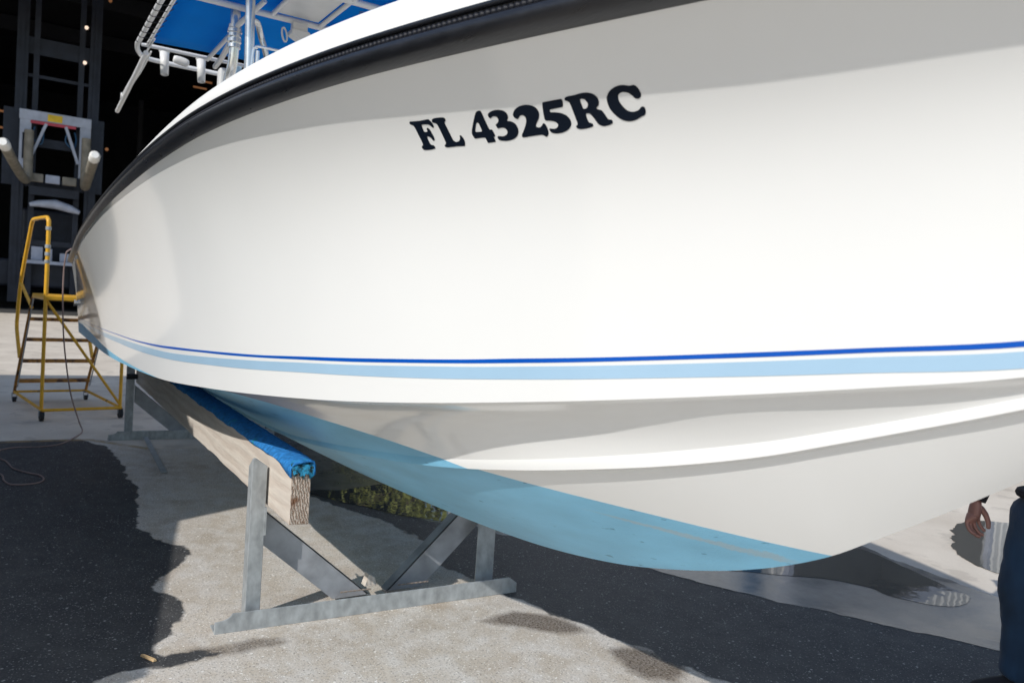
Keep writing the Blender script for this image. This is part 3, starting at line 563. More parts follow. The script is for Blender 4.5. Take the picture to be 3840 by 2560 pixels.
def KR(x): return .66+.34*float(sm(-5.0, -2.2, x))
def sheer(x, out=0., up=0.):
    k = KR(x); up = up*k if up <= .085 else .085*k+up-.085; out = out*k if abs(out) < .06 else out
    P = topside(x, 1.); e = 2e-3; t = (topside(x+e, 1.)-topside(x-e, 1.))[..., :2]; t = t/np.linalg.norm(t, axis=-1, keepdims=True)
    n_ = np.stack([-t[..., 1], t[..., 0]], -1); n_ = np.where(n_[..., 1:2] > 0, -n_, n_)
    ou = np.asarray(out)[..., None] if np.ndim(out) else out
    return np.stack([P[..., 0]+n_[..., 0]*np.squeeze(ou), P[..., 1]+n_[..., 1]*np.squeeze(ou), P[..., 2]+up], -1)
XR = np.concatenate([np.arange(XT, -3, .06), np.arange(-3, .05, .035), [.08, .13,   .17, .23, .29, .33]])
def sweep(prof, name, m, both=True, cap=False, xs=XR, smooth=True, ang=50, parent=None):
    """prof: list of (out, up) or functions of x; swept along the sheer on both sides and joined round the bow"""
    rowsS = []
    for x in xs:
        r = []
        for o_, u_ in prof:
            o1 = o_(x) if callable(o_) else o_; u1 = u_(x) if callable(u_) else u_
            p = sheer(x, o1, u1); r.append((p[0], min(p[1], YK), p[2]))
        rowsS.append(r)
    allr = rowsS+[[(x, 2*YK-y, z) for x, y, z in r] for r in rowsS[::-1]]
    n_ = len(prof); vs = [q for r in allr for q in r]; fs = []
    for i in range(len(allr)-1):
        for k in range(n_-1): fs.append((i*n_+k, i*n_+k+1, (i+1)*n_+k+1, (i+1)*n_+k))
    mb = MB(); mb.add(vs, fs)
    if cap: mb.f += [tuple(range(n_)), tuple(range(len(vs)-n_, len(vs)))]
    return B(mb, name, m, smooth=smooth, ang=ang, parent=parent)
rr = sweep([(-.004, -.004), (.004, -.003), (.014, .0), (.032, .006), (.0465, .014), (.051, .023), (.0495, .034), (.042, .043), (.031, .0465), (.022, .0455), (.020, .050), (.020, .060), (.022, .0665), (.031, .066), (.034, .070), (.033, .076), (.026, .0805), (.010, .0815), (-.004, .081)], 'rub_rail', MT['rail'], cap=True, ang=75)
rr['label'] = 'black rubber rub rail with a roped groove'
# roped insert: beads in the groove
bead = MB(); s_ = 0.; xs_ = []
x = -5.0
pts = []; rad = []
while x < .0:
    p = sheer(x, .0245, .0535); pts.append(p); d = np.linalg.norm(sheer(x+.01, .0245, .0535)-p); ph = s_/.0165; rad.append(.0045+.0048*abs(math.sin(math.pi*ph)))
    st = .0165/5; x += .01*st/d; s_ += st
bead.tube(pts, rad, 8); o = B(bead, 'rail_insert', MT['rail2'], parent=rr, smooth=True, ang=80)
def hcap(x): return .004+.083*float(sm(-5.3, -1.9, x))
sweep([(-.003, .079), (.0145, .081), (.0150, lambda x: .083+.25*hcap(x)), (.008, lambda x: .083+.55*hcap(x)), (-.004, lambda x: .083+.85*hcap(x)), (-.020, lambda x: .083+1.0*hcap(x)), (-.045, lambda x: .083+1.06*hcap(x)), (-.10, lambda x: .085+1.08*hcap(x)), (-.22, lambda x: .085+1.06*hcap(x)), (-.235, lambda x: .06+1.0*hcap(x)), (-.24, -.1)], 'gunwale_cap', MT['gel2'], ang=60)
# foredeck and cockpit sole
mb = MB(); vs = []; n0 = 0
xs_ = [x for x in XR if x > -4.6]
vs = []; fs = []
for x in xs_:
    p = sheer(x, -.236, .0595+hcap(x)); y0 = min(p[1], YK-.001)
    for t in np.linspace(0, 1, 9): vs.append((p[0], y0+(2*YK-2*y0)*t, p[2]+.0+.05*math.sin(math.pi*t)))
for i in range(len(xs_)-1):
    for k in range(8): fs.append((i*9+k, i*9+k+1, (i+1)*9+k+1, (i+1)*9+k))
mb.add(vs, fs); B(mb, 'foredeck', MT['gel2'], smooth=True)
mb = MB(); mb.box(-8.2, .75, 1.28, -4.5, 2.57, 1.30); mb.box(-4.52, .75, 1.30, -4.5, 2.57, 1.75); B(mb, 'cockpit_sole', MT['gel2'])
# drain fitting on the stern quarter
mb = MB(); q = topside(-8.2, .42); mb.tube([q, q+np.array([0, -.02, 0])], .022, 14); mb.tube([q+np.array([0, -.018, 0]), q+np.array([0, -.026, 0])], .03, 14); B(mb, 'drain_fitting', MT['alu'])
# stripes
def stripe(T, Bt, name, m):
    xs = np.arange(-8.22, -.3, .04); T = sorted(T); Bt = sorted(Bt)
    ft = pchip([-8.3]+[a for a, _ in T]+[-.25], [T[0][1]+.012]+[b for _, b in T]+[T[-1][1]-.03]); fb = pchip([-8.3]+[a for a, _ in Bt]+[-.25], [Bt[0][1]+.012]+[b for _, b in Bt]+[Bt[-1][1]-.03])
    for side in (0, 1):
        vs = []; n_ = 5
        for x in xs:
            a, b = float(ft(x)), float(fb(x))
            for t in np.linspace(0, 1, n_):
                v = b+(a-b)*t; p = topside(x, v)+tnorm(x, v)*.0012
                vs.append(p if not side else p*[1, -1, 1]+[0, 2*YK, 0])
        fs = [(i*n_+k, i*n_+k+1, (i+1)*n_+k+1, (i+1)*n_+k) for i in range(len(xs)-1) for k in range(n_-1)]
        mb = MB(); mb.add(vs, fs); B(mb, name, m, smooth=True)
stripe(ST['dark_top'], ST['dark_bot'], 'royal_blue_stripe', MT['stripe_d'])
stripe(ST['light_top'], ST['light_bot'], 'light_blue_stripe', MT['stripe_l'])
# registration characters FL 4325RC: vinyl cut-outs following the hull
def glyph(loops, name, label):
    sc = np.array([1., .85]); L = [np.array(spline([np.array(q)*sc for q in lp], 4, True)) for lp in loops]
    allp = []; edges = []
    for lp in L:
        b = len(allp); allp += [Vector(q) for q in lp]; edges += [(b+i, b+(i+1) % len(lp)) for i in range(len(lp))]
    lo = L[0].min(0); hi = L[0].max(0)
    for gx_ in np.arange(lo[0], hi[0], .012):
        for gy_ in np.arange(lo[1], hi[1], .012): allp.append(Vector((gx_, gy_)))
    co, _, fa, *_r = delaunay_2d_cdt(allp, edges, [], 0, 1e-7)
    C = np.array([q[:] for q in co]); keep = []
    cen = np.array([np.mean([C[i] for i in f], 0) for f in fa])
    ins = sdist(cen, L[0]) > 0
    for h in L[1:]: ins &= sdist(cen, h) < 0
    fs = [tuple(f) for f, k in zip(fa, ins) if k]
    used = sorted({i for f in fs for i in f}); mp = {i: k for k, i in enumerate(used)}
    vs = []
    for i in used:
        x, v = C[i]/sc; vs.append(topside(x, v)+tnorm(x, v)*.0010)
    mb = MB(); mb.add(vs, [tuple(mp[i] for i in f) for f in fs]); o = B(mb, name, MT['vinyl'], smooth=True); o['label'] = label
for k in GL:
    glyph(GL[k], 'registration_digit' if k.isdigit() else 'registration_letter', f'navy {"digit" if k.isdigit() else "letter"} {k} of the hull registration')

# T-top (canvas roof on a tube frame)
ZT = 3.6; TX0, TX1, TY0, TY1 = -7.55, -4.4, .83, 2.49
def Tt(mb, name, m, **k): return B(mb, name, m, smooth=True, **k)
fr = MB(); fr.tube(spline([(-4.3, TY0, ZT), (-6.2, TY0, ZT), (-7.3, TY0, ZT), (-7.62, TY0, ZT-.01), (-7.85, TY0+.05, ZT-.02), (-7.93, TY0+.14, ZT-.03), (-7.95, TY0+.4, ZT-.03), (-7.95, 1.66, ZT-.03), (-7.95, TY1-.4, ZT-.03), (-7.93, TY1-.14, ZT-.03), (-7.85, TY1-.05, ZT-.02), (-7.62, TY1, ZT-.01), (-7.3, TY1, ZT), (-6.2, TY1, ZT), (-4.3, TY1, ZT)], 5), .021, 10)
frame = Tt(fr, 't_top_frame', MT['whitetube'])
cv = MB(); n1, n2 = 14, 10; vs = []
for i in range(n1+1):
    for j in range(n2+1):
        u, v = i/n1, j/n2; vs.append((TX0+(TX1-TX0)*u, .93+(2.39-.93)*v, ZT+.035+.03*math.sin(math.pi*v)*(.6+.4*math.sin(math.pi*u))))
cv.add(vs, [(i*(n2+1)+j, i*(n2+1)+j+1, (i+1)*(n2+1)+j+1, (i+1)*(n2+1)+j) for i in range(n1) for j in range(n2)])
canopy = Tt(cv, 'canopy', MT['canvas']); md = canopy.modifiers.new('thickness', 'SOLIDIFY'); md.thickness = .012
for nm, a, b, r in (('aft_canopy_bar', (-7.6, .86, ZT), (-7.58, 2.46, ZT), .017), ('cross_bar', (-6.02, TY0, ZT-.01), (-6.0, TY1, ZT-.01), .024), ('cross_bar', (-5.32, TY0, ZT-.01), (-5.32, TY1, ZT-.01), .024),
                    ('fore_and_aft_bar', (-5.98, 1.54, ZT-.005), (-4.4, 1.54, ZT-.005), .018), ('fore_and_aft_bar', (-5.98, 1.90, ZT-.005), (-4.4, 1.90, ZT-.005), .018),
                    ('fore_and_aft_bar', (-5.98, 2.16, ZT-.005), (-4.9, 2.16, ZT-.005), .018), ('fore_and_aft_bar', (-7.6, 1.40, ZT-.01), (-6.0, 1.40, ZT-.01), .019), ('starboard_side_bar', (-7.6, .905, ZT), (-4.4, .905, ZT), .013)):
    Tt(MB().tube([a, b], r, 10), nm, MT['whitetube'])
Tt(MB().tube([(-6.3, 2.02, ZT-.03), (-5.35, 2.20, ZT-.03), (-5.0, 2.30, ZT-.03)], .02, 8), 'fore_and_aft_bar', MT['whitetube'])
mb = MB().box(-5.96, 1.57, ZT+.004, -4.5, 1.87, ZT+.022); B(mb, 'hatch_panel', MT['white'])
# lacing of the canvas along the starboard tube
for i in range(13):
    x = -7.5+i*.16
    Tt(MB().tube(spline([(x, TY0-.012, ZT+.018), (x+.02, TY0-.02, ZT-.018), (x+.03, .90, ZT-.012), (x+.02, .945, ZT+.022)], 4), .0035, 5), 'lacing_loop', MT['rubber'])
# legs and braces of the T-top
Tt(MB().tube(spline([(-6.1, 1.30, ZT), (-6.1, 1.305, 3.4), (-6.12, 1.30, 3.2), (-6.18, 1.28, 2.9), (-6.2, 1.25, 1.3)], 6), .036, 12), 't_top_leg', MT['alu'])
Tt(MB().tube([(-5.5, 1.26, ZT), (-5.5, 1.275, 3.1), (-5.5, 1.27, 1.3)], .032, 12), 't_top_leg', MT['alu'])
Tt(MB().tube([(-6.1, 2.02, ZT), (-6.2, 2.06, 1.3)], .036, 12), 't_top_leg', MT['alu'])
Tt(MB().tube([(-5.5, 2.05, ZT), (-5.5, 2.05, 1.3)], .032, 12), 't_top_leg', MT['alu'])
cl = MB()
for z, r in ((3.47, .046), (3.44, .052), (3.41, .046), (3.37, .050), (3.33, .046)): cl.tube([(-6.1, 1.303, z-.012), (-6.1, 1.303, z+.012)], r, 14)
Tt(cl, 'clamp', MT['alu'])
Tt(MB().tube([(-6.06, 1.31, 3.47), (-5.75, 1.42, ZT-.01)], .018, 8), 'brace', MT['whitetube'])
Tt(MB().tube([(-6.12, 1.30, 3.40), (-6.9, 1.375, 3.43), (-7.25, 1.40, 3.45)], .022, 8), 'brace', MT['whitetube'])
Tt(MB().tube(spline([(-5.5, 1.28, 3.36), (-5.55, 1.33, 3.36), (-5.6, 1.37, 3.29), (-5.6, 1.40, 3.21), (-5.62, 1.44, 3.08), (-5.65, 1.52, 2.7), (-5.7, 1.55, 2.2)], 6), .020, 10), 'bent_brace', MT['alu'])
Tt(MB().tube(spline([(-5.2, 1.21, 2.6), (-5.2, 1.225, 3.05), (-5.2, 1.245, 3.095), (-5.2, 1.275, 3.11), (-5.2, 1.5, 3.11), (-5.2, 2.0, 3.11), (-5.2, 2.06, 3.07), (-5.2, 2.08, 2.6)], 6), .009, 8), 'windshield_rail', MT['alu'])
Tt(MB().tube([(-5.2, 1.255, 3.08), (-5.2, 1.25, 2.5)], .013, 8), 'windshield_rail', MT['alu'])
# console and helm seat, mostly hidden behind the gunwale
mb = MB(); mb.add([(-6.3, 1.22, 1.3), (-6.3, 2.1, 1.3), (-5.35, 2.1, 1.3), (-5.35, 1.22, 1.3), (-6.2, 1.28, 2.45), (-6.2, 2.04, 2.45), (-5.6, 2.04, 2.6), (-5.6, 1.28, 2.6)], [(0, 1, 2, 3), (4, 5, 6, 7), (0, 1, 5, 4), (1, 2, 6, 5), (2, 3, 7, 6), (3, 0, 4, 7)]); B(mb, 'console', MT['gel2'], bevel=.03)
mb = MB().box(-7.2, 1.25, 1.3, -6.75, 2.07, 2.1); mb.box(-7.25, 1.22, 2.1, -6.7, 2.10, 2.2); B(mb, 'leaning_post', MT['white'], bevel=.03)
mb = MB().box(-6.44, 1.262, 3.06, -6.34, 1.345, 3.225); b1 = B(mb, 'electronics_box', MT['white'], bevel=.012)
mb = MB().tube([(-6.39, 1.33, 3.22), (-6.39, 1.33, 3.29)], .010, 8); B(mb, 'antenna_stub', MT['white'], parent=b1, smooth=True)
B(MB().box(-6.30, 1.30, 3.10, -6.26, 1.40, 3.24), 'instrument_panel', MT['stripe_l'])
mb = MB(); mb.box(-6.03, 1.685, 3.51, -5.97, 1.80, ZT-.02); hb = B(mb, 'speaker_bracket', MT['white'], bevel=.008)
mb = MB(); mb.add([(-6.04, 1.67, 3.51), (-6.04, 1.80, 3.51), (-6.04, 1.835, 3.47), (-6.04, 1.80, 3.41), (-6.04, 1.67, 3.475), (-5.93, 1.67, 3.51), (-5.93, 1.80, 3.51), (-5.93, 1.835, 3.47), (-5.93, 1.80, 3.41), (-5.93, 1.67, 3.475)],
                  [(0, 1, 2, 3, 4), (5, 6, 7, 8, 9), (0, 1, 6, 5), (1, 2, 7, 6), (2, 3, 8, 7), (3, 4, 9, 8), (4, 0, 5, 9)]); B(mb, 'speaker', MT['white'], parent=hb, bevel=.006)
mb = MB(); c_ = np.array((-6.0, 1.635, 3.47)); mb.tube([c_+np.array([0, .018*math.cos(a)-.022*math.sin(a)*.4, .05*math.sin(a)]) for a in np.linspace(0, 2*math.pi, 16)[:-1]], .007, 6, closed=True); B(mb, 'cable_loop', MT['white'], parent=hb, smooth=True)
# rod holders, deck light, outrigger
for y in (1.065, 1.375, 1.95, 2.25):
    t = MB(); t.tube([(-7.76, y, ZT+.03), (-7.72, y+.005, ZT-.19)], [.040, .033], 14, caps=False); t.tube([(-7.76, y, ZT+.025), (-7.7585, y, ZT+.015)], .045, 14)
    rh = Tt(t, 'rod_holder', MT['white']); md = rh.modifiers.new('wall', 'SOLIDIFY'); md.thickness = .004
t = MB(); t.tube(spline([(-7.72, 1.135, ZT-.035), (-7.72, 1.15, ZT-.037), (-7.72, 1.21, ZT-.045), (-7.72, 1.255, ZT-.055), (-7.72, 1.268, ZT-.057)], 3), [.012, .024, .030, .034, .036, .038, .038, .038, .036, .034, .028, .022, .012], 14); Tt(t, 'spreader_light', MT['white'])
t = MB(); t.tube([(-7.6, .90, 3.535), (-9.59, .88, 3.365)], .022, 10); og = Tt(t, 'outrigger', MT['whitetube'])
t = MB(); t.tube([(-9.05, .855, 3.43), (-9.05, .895, 3.43)], .028, 10); Tt(t, 'pulley', MT['white'], parent=og)
Tt(MB().tube(spline([(-7.35, .93, 3.60), (-7.7, .92, 3.58), (-9.05, .87, 3.44), (-9.0, .88, 3.43), (-8.2, .93, 3.50), (-7.7, .95, 3.58)], 4), .0075, 6), 'halyard', MT['white'], parent=og)

# ------------------------------------------------------------------ boat stand
stand = empty('boat_stand', (-6, 1.66, 0), label='galvanised steel boat stand with timber bunks under the white hull', cat='boat stand')
def angle(mb, a, b, d1, d2, w1, w2, t=.007):
    """L-section from a to b; corner line at a-b, flanges along d1 and d2"""
    a, b, d1, d2 = map(Vector, (a, b, d1, d2))
    pr = [Vector((0, 0, 0)), d1*w1, d1*w1+d2*t, d1*t+d2*t, d1*t+d2*w2, d2*w2]
    vs = [a+q for q in pr]+[b+q for q in pr]
    mb.add(vs, [(i, (i+1) % 6, 6+(i+1) % 6, 6+i) for i in range(6)]+[(0, 1, 2, 3), (0, 3, 4, 5), (6, 9, 8, 7), (6, 11, 10, 9)]); return mb
def SB(mb, name, m, **k): return B(mb, name, m, parent=stand, **k)
def frame_at(x0, x1, first):
    """one transverse frame; x0 / x1 = x of the base's near face at starboard and port end"""
    yA, yB = .825, 2.42
    mb = MB(); h = .088; n = 8; vs = []
    f = lambda y: x0+(x1-x0)*(y-yA)/(yB-yA)
    prof = [(yA, 0), (yA, .055)]+[(yA+.075*math.sin(t), .055+.033*(1-math.cos(t))) for t in np.linspace(.25, math.pi/2, 6)]+[(yB-.05, h), (yB, h-.035), (yB, 0)]
    k = len(prof)
    for dx in (0, -.008): vs += [(f(y)+dx, y, z) for y, z in prof]
    mb.add(vs, [tuple(range(k)), tuple(range(k, 2*k))[::-1]]+[(i, (i+1) % k, k+(i+1) % k, k+i) for i in range(k)])
    a = [(f(yA)-.008, yA, 0), (f(yA)-.008-.085, yA, 0), (f(yB)-.093, yB, 0), (f(yB)-.008, yB, 0)]
    mb.add([(x, y, .002) for x, y, z in a]+[(x, y, .010) for x, y, z in a], [(0, 1, 2, 3), (4, 5, 6, 7), (0, 1, 5, 4), (1, 2, 6, 5), (2, 3, 7, 6), (3, 0, 4, 7)])
    SB(mb, 'base_angle', MT['galv'], bevel=.0015)
    xp = f(1.0)-.075
    # posts with clipped tops
    for s_, yc, top in ((1, .975, .792), (-1, 2.345, .78)):
        mb = MB(); t = .007
        w = .070 if s_ > 0 else .115
        for (dx, dy) in ((-1, 0), (0, s_)):
            p0 = Vector((xp, yc, 0)); d = Vector((dx, dy, 0)); nrm = Vector((0, s_*t, 0)) if dx else Vector((-t, 0, 0))
            q = [p0+d*.0072+Vector((0, 0, .012)), p0+d*w+Vector((0, 0, .012)), p0+d*w+Vector((0, 0, top-.048)), p0+d*.0072+Vector((0, 0, top))]
            if dx == 0: q = [p0+Vector((-.0, 0, .012)), p0+d*w+Vector((0, 0, .012)), p0+d*w+Vector((0, 0, top-.040)), p0+d*.012+Vector((0, 0, top+.002)), p0+Vector((0, 0, top))]
            k = len(q); mb.add(q+[r_+nrm for r_ in q], [tuple(range(k)), tuple(range(k, 2*k))[::-1]]+[(i, (i+1) % k, k+(i+1) % k, k+i) for i in range(k)])
        p_ = SB(mb, 'post', MT['galv'], bevel=.0025)
        if first:
            y1 = yc+s_*.0715
            br = MB(); br.bar((xp-.002, y1, .42), (xp-.002, y1, .555), .010, .012, up=(1, 0, 0)); B(br, 'bunk_bracket', MT['galv'], parent=p_)
    # V braces
    xb = f(1.3)-.18
    mb = MB()
    def br_(p, name):
        q = [Vector((xb, y, z)) for y, z in p]; mb = MB()
        mb.add(q+[r_+Vector((-.007, 0, 0)) for r_ in q], [(0, 1, 2, 3), (7, 6, 5, 4), (0, 1, 5, 4), (1, 2, 6, 5), (2, 3, 7, 6), (3, 0, 4, 7)])
        a, b = q[0], q[1]; mb.add([a, b, b+Vector((-.075, 0, 0)), a+Vector((-.075, 0, 0)), a-Vector((0, 0, .007)), b-Vector((0, 0, .007)), b+Vector((-.075, 0, -.007)), a+Vector((-.075, 0, -.007))], [(0, 1, 2, 3), (4, 5, 6, 7), (0, 1, 5, 4), (1, 2, 6, 5), (2, 3, 7, 6), (3, 0, 4, 7)])
        return SB(mb, name, MT['galv_d'])
    br_([(1.06, .522), (1.635, .020), (1.44, .020), (1.06, .350)], 'brace')
    br_([(2.29, .535), (1.74, .020), (1.945, .020), (2.29, .345)], 'brace')
    # timber packing chip at the foot of the braces
    if first:
        mb = MB(); mb.add([(xb+.03, 1.60, .075), (xb+.03, 1.665, .075), (xb+.03, 1.655, .115), (xb+.03, 1.62, .135), (xb-.02, 1.60, .075), (xb-.02, 1.665, .075), (xb-.02, 1.655, .115), (xb-.02, 1.62, .135)], [(0, 1, 2, 3), (7, 6, 5, 4), (0, 1, 5, 4), (1, 2, 6, 5), (2, 3, 7, 6), (3, 0, 4, 7)]); SB(mb, 'packing_block', MT['wood'])
frame_at(-3.645, -3.575, True)
MT['rust'] = mat('rusty_weld', (.23, .19, .16), .8, var=.4, scale=60, bump=.002, bscale=120)
for a, b in (((-3.70, 1.44, .092), (-3.69, 1.60, .092)), ((-3.69, 1.75, .092), (-3.68, 1.92, .092)), ((-3.712, .985, .014), (-3.712, 1.04, .014))):
    q = [Vector(a).lerp(Vector(b), t) for t in np.linspace(0, 1, 22)]; SB(MB().tube(q, [.004+.0015*math.sin(i*2.1) for i in range(22)], 6), 'weld_bead', MT['rust'], smooth=True)
frame_at(-8.46, -8.42, False)
# timber bunks
def bunk(y0, y1, sgn):
    xa, xb = -8.55, -3.38; NX = 60; prof0 = [(y0, .560), (y1, .556), (y1, .806), (y0, .808)]
    mb = MB(); vs = []; rg = random.Random(int(y0*100))
    nseg = 5
    for i in range(NX+1):
        x = xa+(xb-xa)*i/NX; j = lambda: rg.uniform(-.0012, .0012)
        nib = .006 if 40 < i < 44 else 0
        for (y, z) in prof0: vs.append((x, y+j(), z+j()+(nib if z < .6 else 0)))
    mb.add(vs, [(i*4+k, i*4+(k+1) % 4, (i+1)*4+(k+1) % 4, (i+1)*4+k) for i in range(NX) for k in range(4)]+[(3, 2, 1, 0)], 0)
    mb.add([], []); n_ = len(mb.v)
    mb.f.append((NX*4, NX*4+1, NX*4+2, NX*4+3)); mb.mi.append(1)
    o = SB(mb, 'timber_bunk', [MT['wood'], MT['endgrain']])
    md = o.modifiers.new('bevel', 'BEVEL'); md.width = .004; md.segments = 2; md.limit_method = 'ANGLE'; md.angle_limit = R(50)
    # carpet: draped over the top edge, frayed at the near end
    cb = MB(); vs = []; N = 90; K = 9
    zt = .838
    for i in range(N+1):
        x = xa+.02+(xb-.012-xa)*i/N; e = max(0, (x-(xb-.16))/.16)
        drop = .012+.004*math.sin(x*9)+.003*math.sin(x*23)+.030*e
        oy = -.006 if sgn > 0 else .006
        lo, hi = y0-.006, y1+.006
        P_ = [(lo-.002, .815-drop), (lo-.004, .812), (lo+.006, zt-.012), (lo+.02, zt-.003), ((lo+hi)/2, zt+.004), (hi-.02, zt+.008), (hi+.004, zt+.003), (hi+.008, .812), (hi+.008, .815-drop*.8)]
        for y, z in P_: vs.append((x, y+rg.uniform(-.001, .001), z+rg.uniform(-.0015, .0015)))
    cb.add(vs, [(i*K+k, i*K+k+1, (i+1)*K+k+1, (i+1)*K+k) for i in range(N) for k in range(K-1)])
    c = SB(cb, 'bunk_carpet', MT['carpet'], smooth=True, ang=80); md = c.modifiers.new('thick', 'SOLIDIFY'); md.thickness = .007
    # flap folded over the end
    fb = MB(); vs = []; n1, n2 = 14, 8
    for j in range(n2+1):
        for i in range(n1+1):
            u = i/n1; v = j/n2; y = y0-.002+(y1-y0+.018)*u; jag = .012*math.sin(u*17)+.008*math.sin(u*41)
            edge = max(0, 1-abs(u)/.12)
            z = .834+.004*u-(.052+jag+.012*u)*v*(1-.6*edge); x = xb-.012+.020*min(1, v*3)+.004*math.sin(u*12)
            vs.append((x, y, z))
    fb.add(vs, [(j*(n1+1)+i, j*(n1+1)+i+1, (j+1)*(n1+1)+i+1, (j+1)*(n1+1)+i) for j in range(n2) for i in range(n1)])
    f = SB(fb, 'carpet_flap', MT['carpet_old'], smooth=True, ang=80); md = f.modifiers.new('thick', 'SOLIDIFY'); md.thickness = .007
bunk(1.057, 1.147, 1); bunk(2.173, 2.263, -1)
SB(MB().bar((-6.93, 1.10, .012), (-8.62, 1.16, .030), .045, .008), 'ground_strip', MT['galv'])
SB(MB().tube([(-8.40, .955, .635), (-8.40, 1.05, .635)], .027, 14), 'roller', MT['rubber'], smooth=True)

# ------------------------------------------------------------------ rolling ladder
LA = Vector((-11.18, .05, 0)); lu = Vector((1.52, .25, 0)).normalized()
ladder = empty('rolling_ladder', LA, math.atan2(lu.y, lu.x), label='yellow rolling warehouse ladder with rusty treads behind the stern of the white boat', cat='ladder')
def LB(mb, name, m, **k): return mb.build(name, m, ladder, **k)
Lw = .78
for v in (0, Lw):
    LB(MB().tube([(0.0, v, .10), (.10, v, .27), (.85, v, 1.30)], .017, 8), 'stringer', MT['tread'], smooth=True)
    LB(MB().tube([(1.5, v, .12), (1.5, v, 1.35)], .019, 8), 'rear_post', MT['yellow'], smooth=True)
    LB(MB().tube([(0.0, v, .12), (1.54, v, .12)], .016, 8), 'base_rail', MT['yellow'], smooth=True)
    LB(MB().tube(spline([(1.5, v, 1.3), (1.5, v, 2.05), (1.46, v, 2.14), (1.36, v, 2.17), (.78, v, 2.17), (.66, v, 2.14), (.56, v, 2.03), (.15, v, 1.46), (.02, v, 1.05), (.0, v, .93), (.05, v, .82), (.25, v, .56)], 5), .021, 10), 'handrail', MT['yellow'], smooth=True)
    LB(MB().tube([(.15, v, 1.44), (.82, v, 1.18)], .018, 8), 'rail_brace', MT['yellow'], smooth=True)
    LB(MB().tube([(.88, v, 1.28), (.18, v, .20)], .008, 6), 'lock_rod', MT['galv'], smooth=True)
LB(MB().tube([(1.5, 0, 1.30), (1.5, Lw, .15)], .015, 8), 'diagonal_brace', MT['yellow'], smooth=True)
LB(MB().tube([(1.54, 0, .12), (1.54, Lw, .12)], .017, 8), 'rear_cross_rail', MT['yellow'], smooth=True)
LB(MB().tube([(0, 0, .12), (0, Lw, .12)], .014, 8), 'front_cross_rail', MT['yellow'], smooth=True)
for u, z in ((.10, .27), (.28, .53), (.48, .80), (.68, 1.05)):
    LB(MB().box(u-.06, .0, z-.022, u+.09, Lw, z+.012), 'tread', MT['tread'], bevel=.005)
LB(MB().box(.85, -.01, 1.29, 1.54, Lw+.01, 1.345), 'platform', MT['yellow'], bevel=.012)
for z in (2.05, 1.86, 1.78, 1.70):
    LB(MB().tube([(1.5, 0, z-.018), (1.5, 0, z+.018)], .028, 10), 'rail_clamp', MT['galv'], smooth=True)
for u, v in ((1.52, 0), (1.52, Lw), (.02, 0), (.02, Lw)):
    r = .055 if u > 1 else .03
    fk = MB(); fk.add([(u+dx, v+y, z) for dx in (-.015, .015) for y, z in ((-.028, r), (-.022, r), (-.022, .108), (.022, .108), (.022, r), (.028, r), (.028, .114), (-.028, .114))], [(0, 1, 2, 7), (7, 2, 3, 6), (6, 3, 4, 5), (8, 15, 10, 9), (15, 14, 11, 10), (14, 13, 12, 11)]+[(i, (i+1) % 8, 8+(i+1) % 8, 8+i) for i in range(8)]); c = LB(fk, 'caster_fork', MT['galv_d'])
    MB().tube([(u, v-.018, r+.002), (u, v+.018, r+.002)], r, 16).build('wheel', MT['rubber'], c, smooth=True)
# ------------------------------------------------------------------ extension cord
cp = [(-8.5, .9, 1.9), (-8.33, .55, 1.86), (-8.30, .415, 1.80), (-8.31, .395, 1.74), (-8.33, .385, 1.6), (-8.36, .39, 1.3), (-8.45, .42, .92), (-8.7, .50, .45), (-8.98, .60, .12), (-8.95, .635, .012), (-8.67, .56, .008), (-8.33, .42, .008), (-8.22, .25, .008), (-8.23, .07, .008), (-8.13, -.05, .008), (-7.90, -.12, .008), (-7.70, -.02, .008), (-7.56, .012, .008), (-7.35, .05, .008), (-7.18, .14, .008), (-7.07, .215, .008), (-6.95, .245, .008), (-6.85, .23, .008), (-6.79, .17, .008), (-6.80, .04, .008), (-6.94, -.01, .008), (-7.18, -.04, .008), (-7.5, -.2, .008), (-7.9, -.5, .008)]
tag(MB().tube(spline(cp, 8), .0065, 8).build('extension_cord', MT['cord'], smooth=True), label='pinkish extension cord hanging from the boat stern and looping on the asphalt', cat='cord')
tag(MB().add([(-3.545, .505, .002), (-3.535, .52, .002), (-3.475, .56, .002), (-3.47, .545, .002), (-3.54, .507, .014), (-3.532, .518, .016), (-3.478, .557, .010), (-3.473, .548, .010)], [(0, 1, 2, 3), (4, 5, 6, 7), (0, 1, 5, 4), (1, 2, 6, 5), (2, 3, 7, 6), (3, 0, 4, 7)]).build('wood_chip', MT['chip']), label='small splinter of pale wood lying at the edge of the dark stain', cat='wood chip')

# ------------------------------------------------------------------ forklift
FX = -37.0
fork = empty('marina_forklift', (FX, 1.3, 0), label='tall dark marina forklift with a raised grey carriage and white tipped forks', cat='forklift')
def FB(mb, name, m, parent=None, **k): return B(mb, name, m, parent=parent or fork, **k)
for y in (.0, 2.52):
    FB(MB().box(FX-.35, y-.20, .3, FX+.0, y+.20, 14), 'outer_mast_rail', MT['fk_dark'])
    FB(MB().box(FX+.001, y-.05, 1.0, FX+.06, y+.05, 13.5), 'mast_channel_edge', MT['fk_dark'])
for y in (.48, 2.04): FB(MB().box(FX-.3, y-.10, .6, FX-.05, y+.10, 14), 'inner_mast_rail', MT['fk_dark'])
for z0, z1 in ((10.1, 10.75), (9.2, 9.32), (6.5, 6.85), (4.9, 5.25), (2.6, 2.8)): FB(MB().box(FX-.25, .2, z0, FX-.12, 2.32, z1), 'mast_crossbeam', MT['fk_dark'])
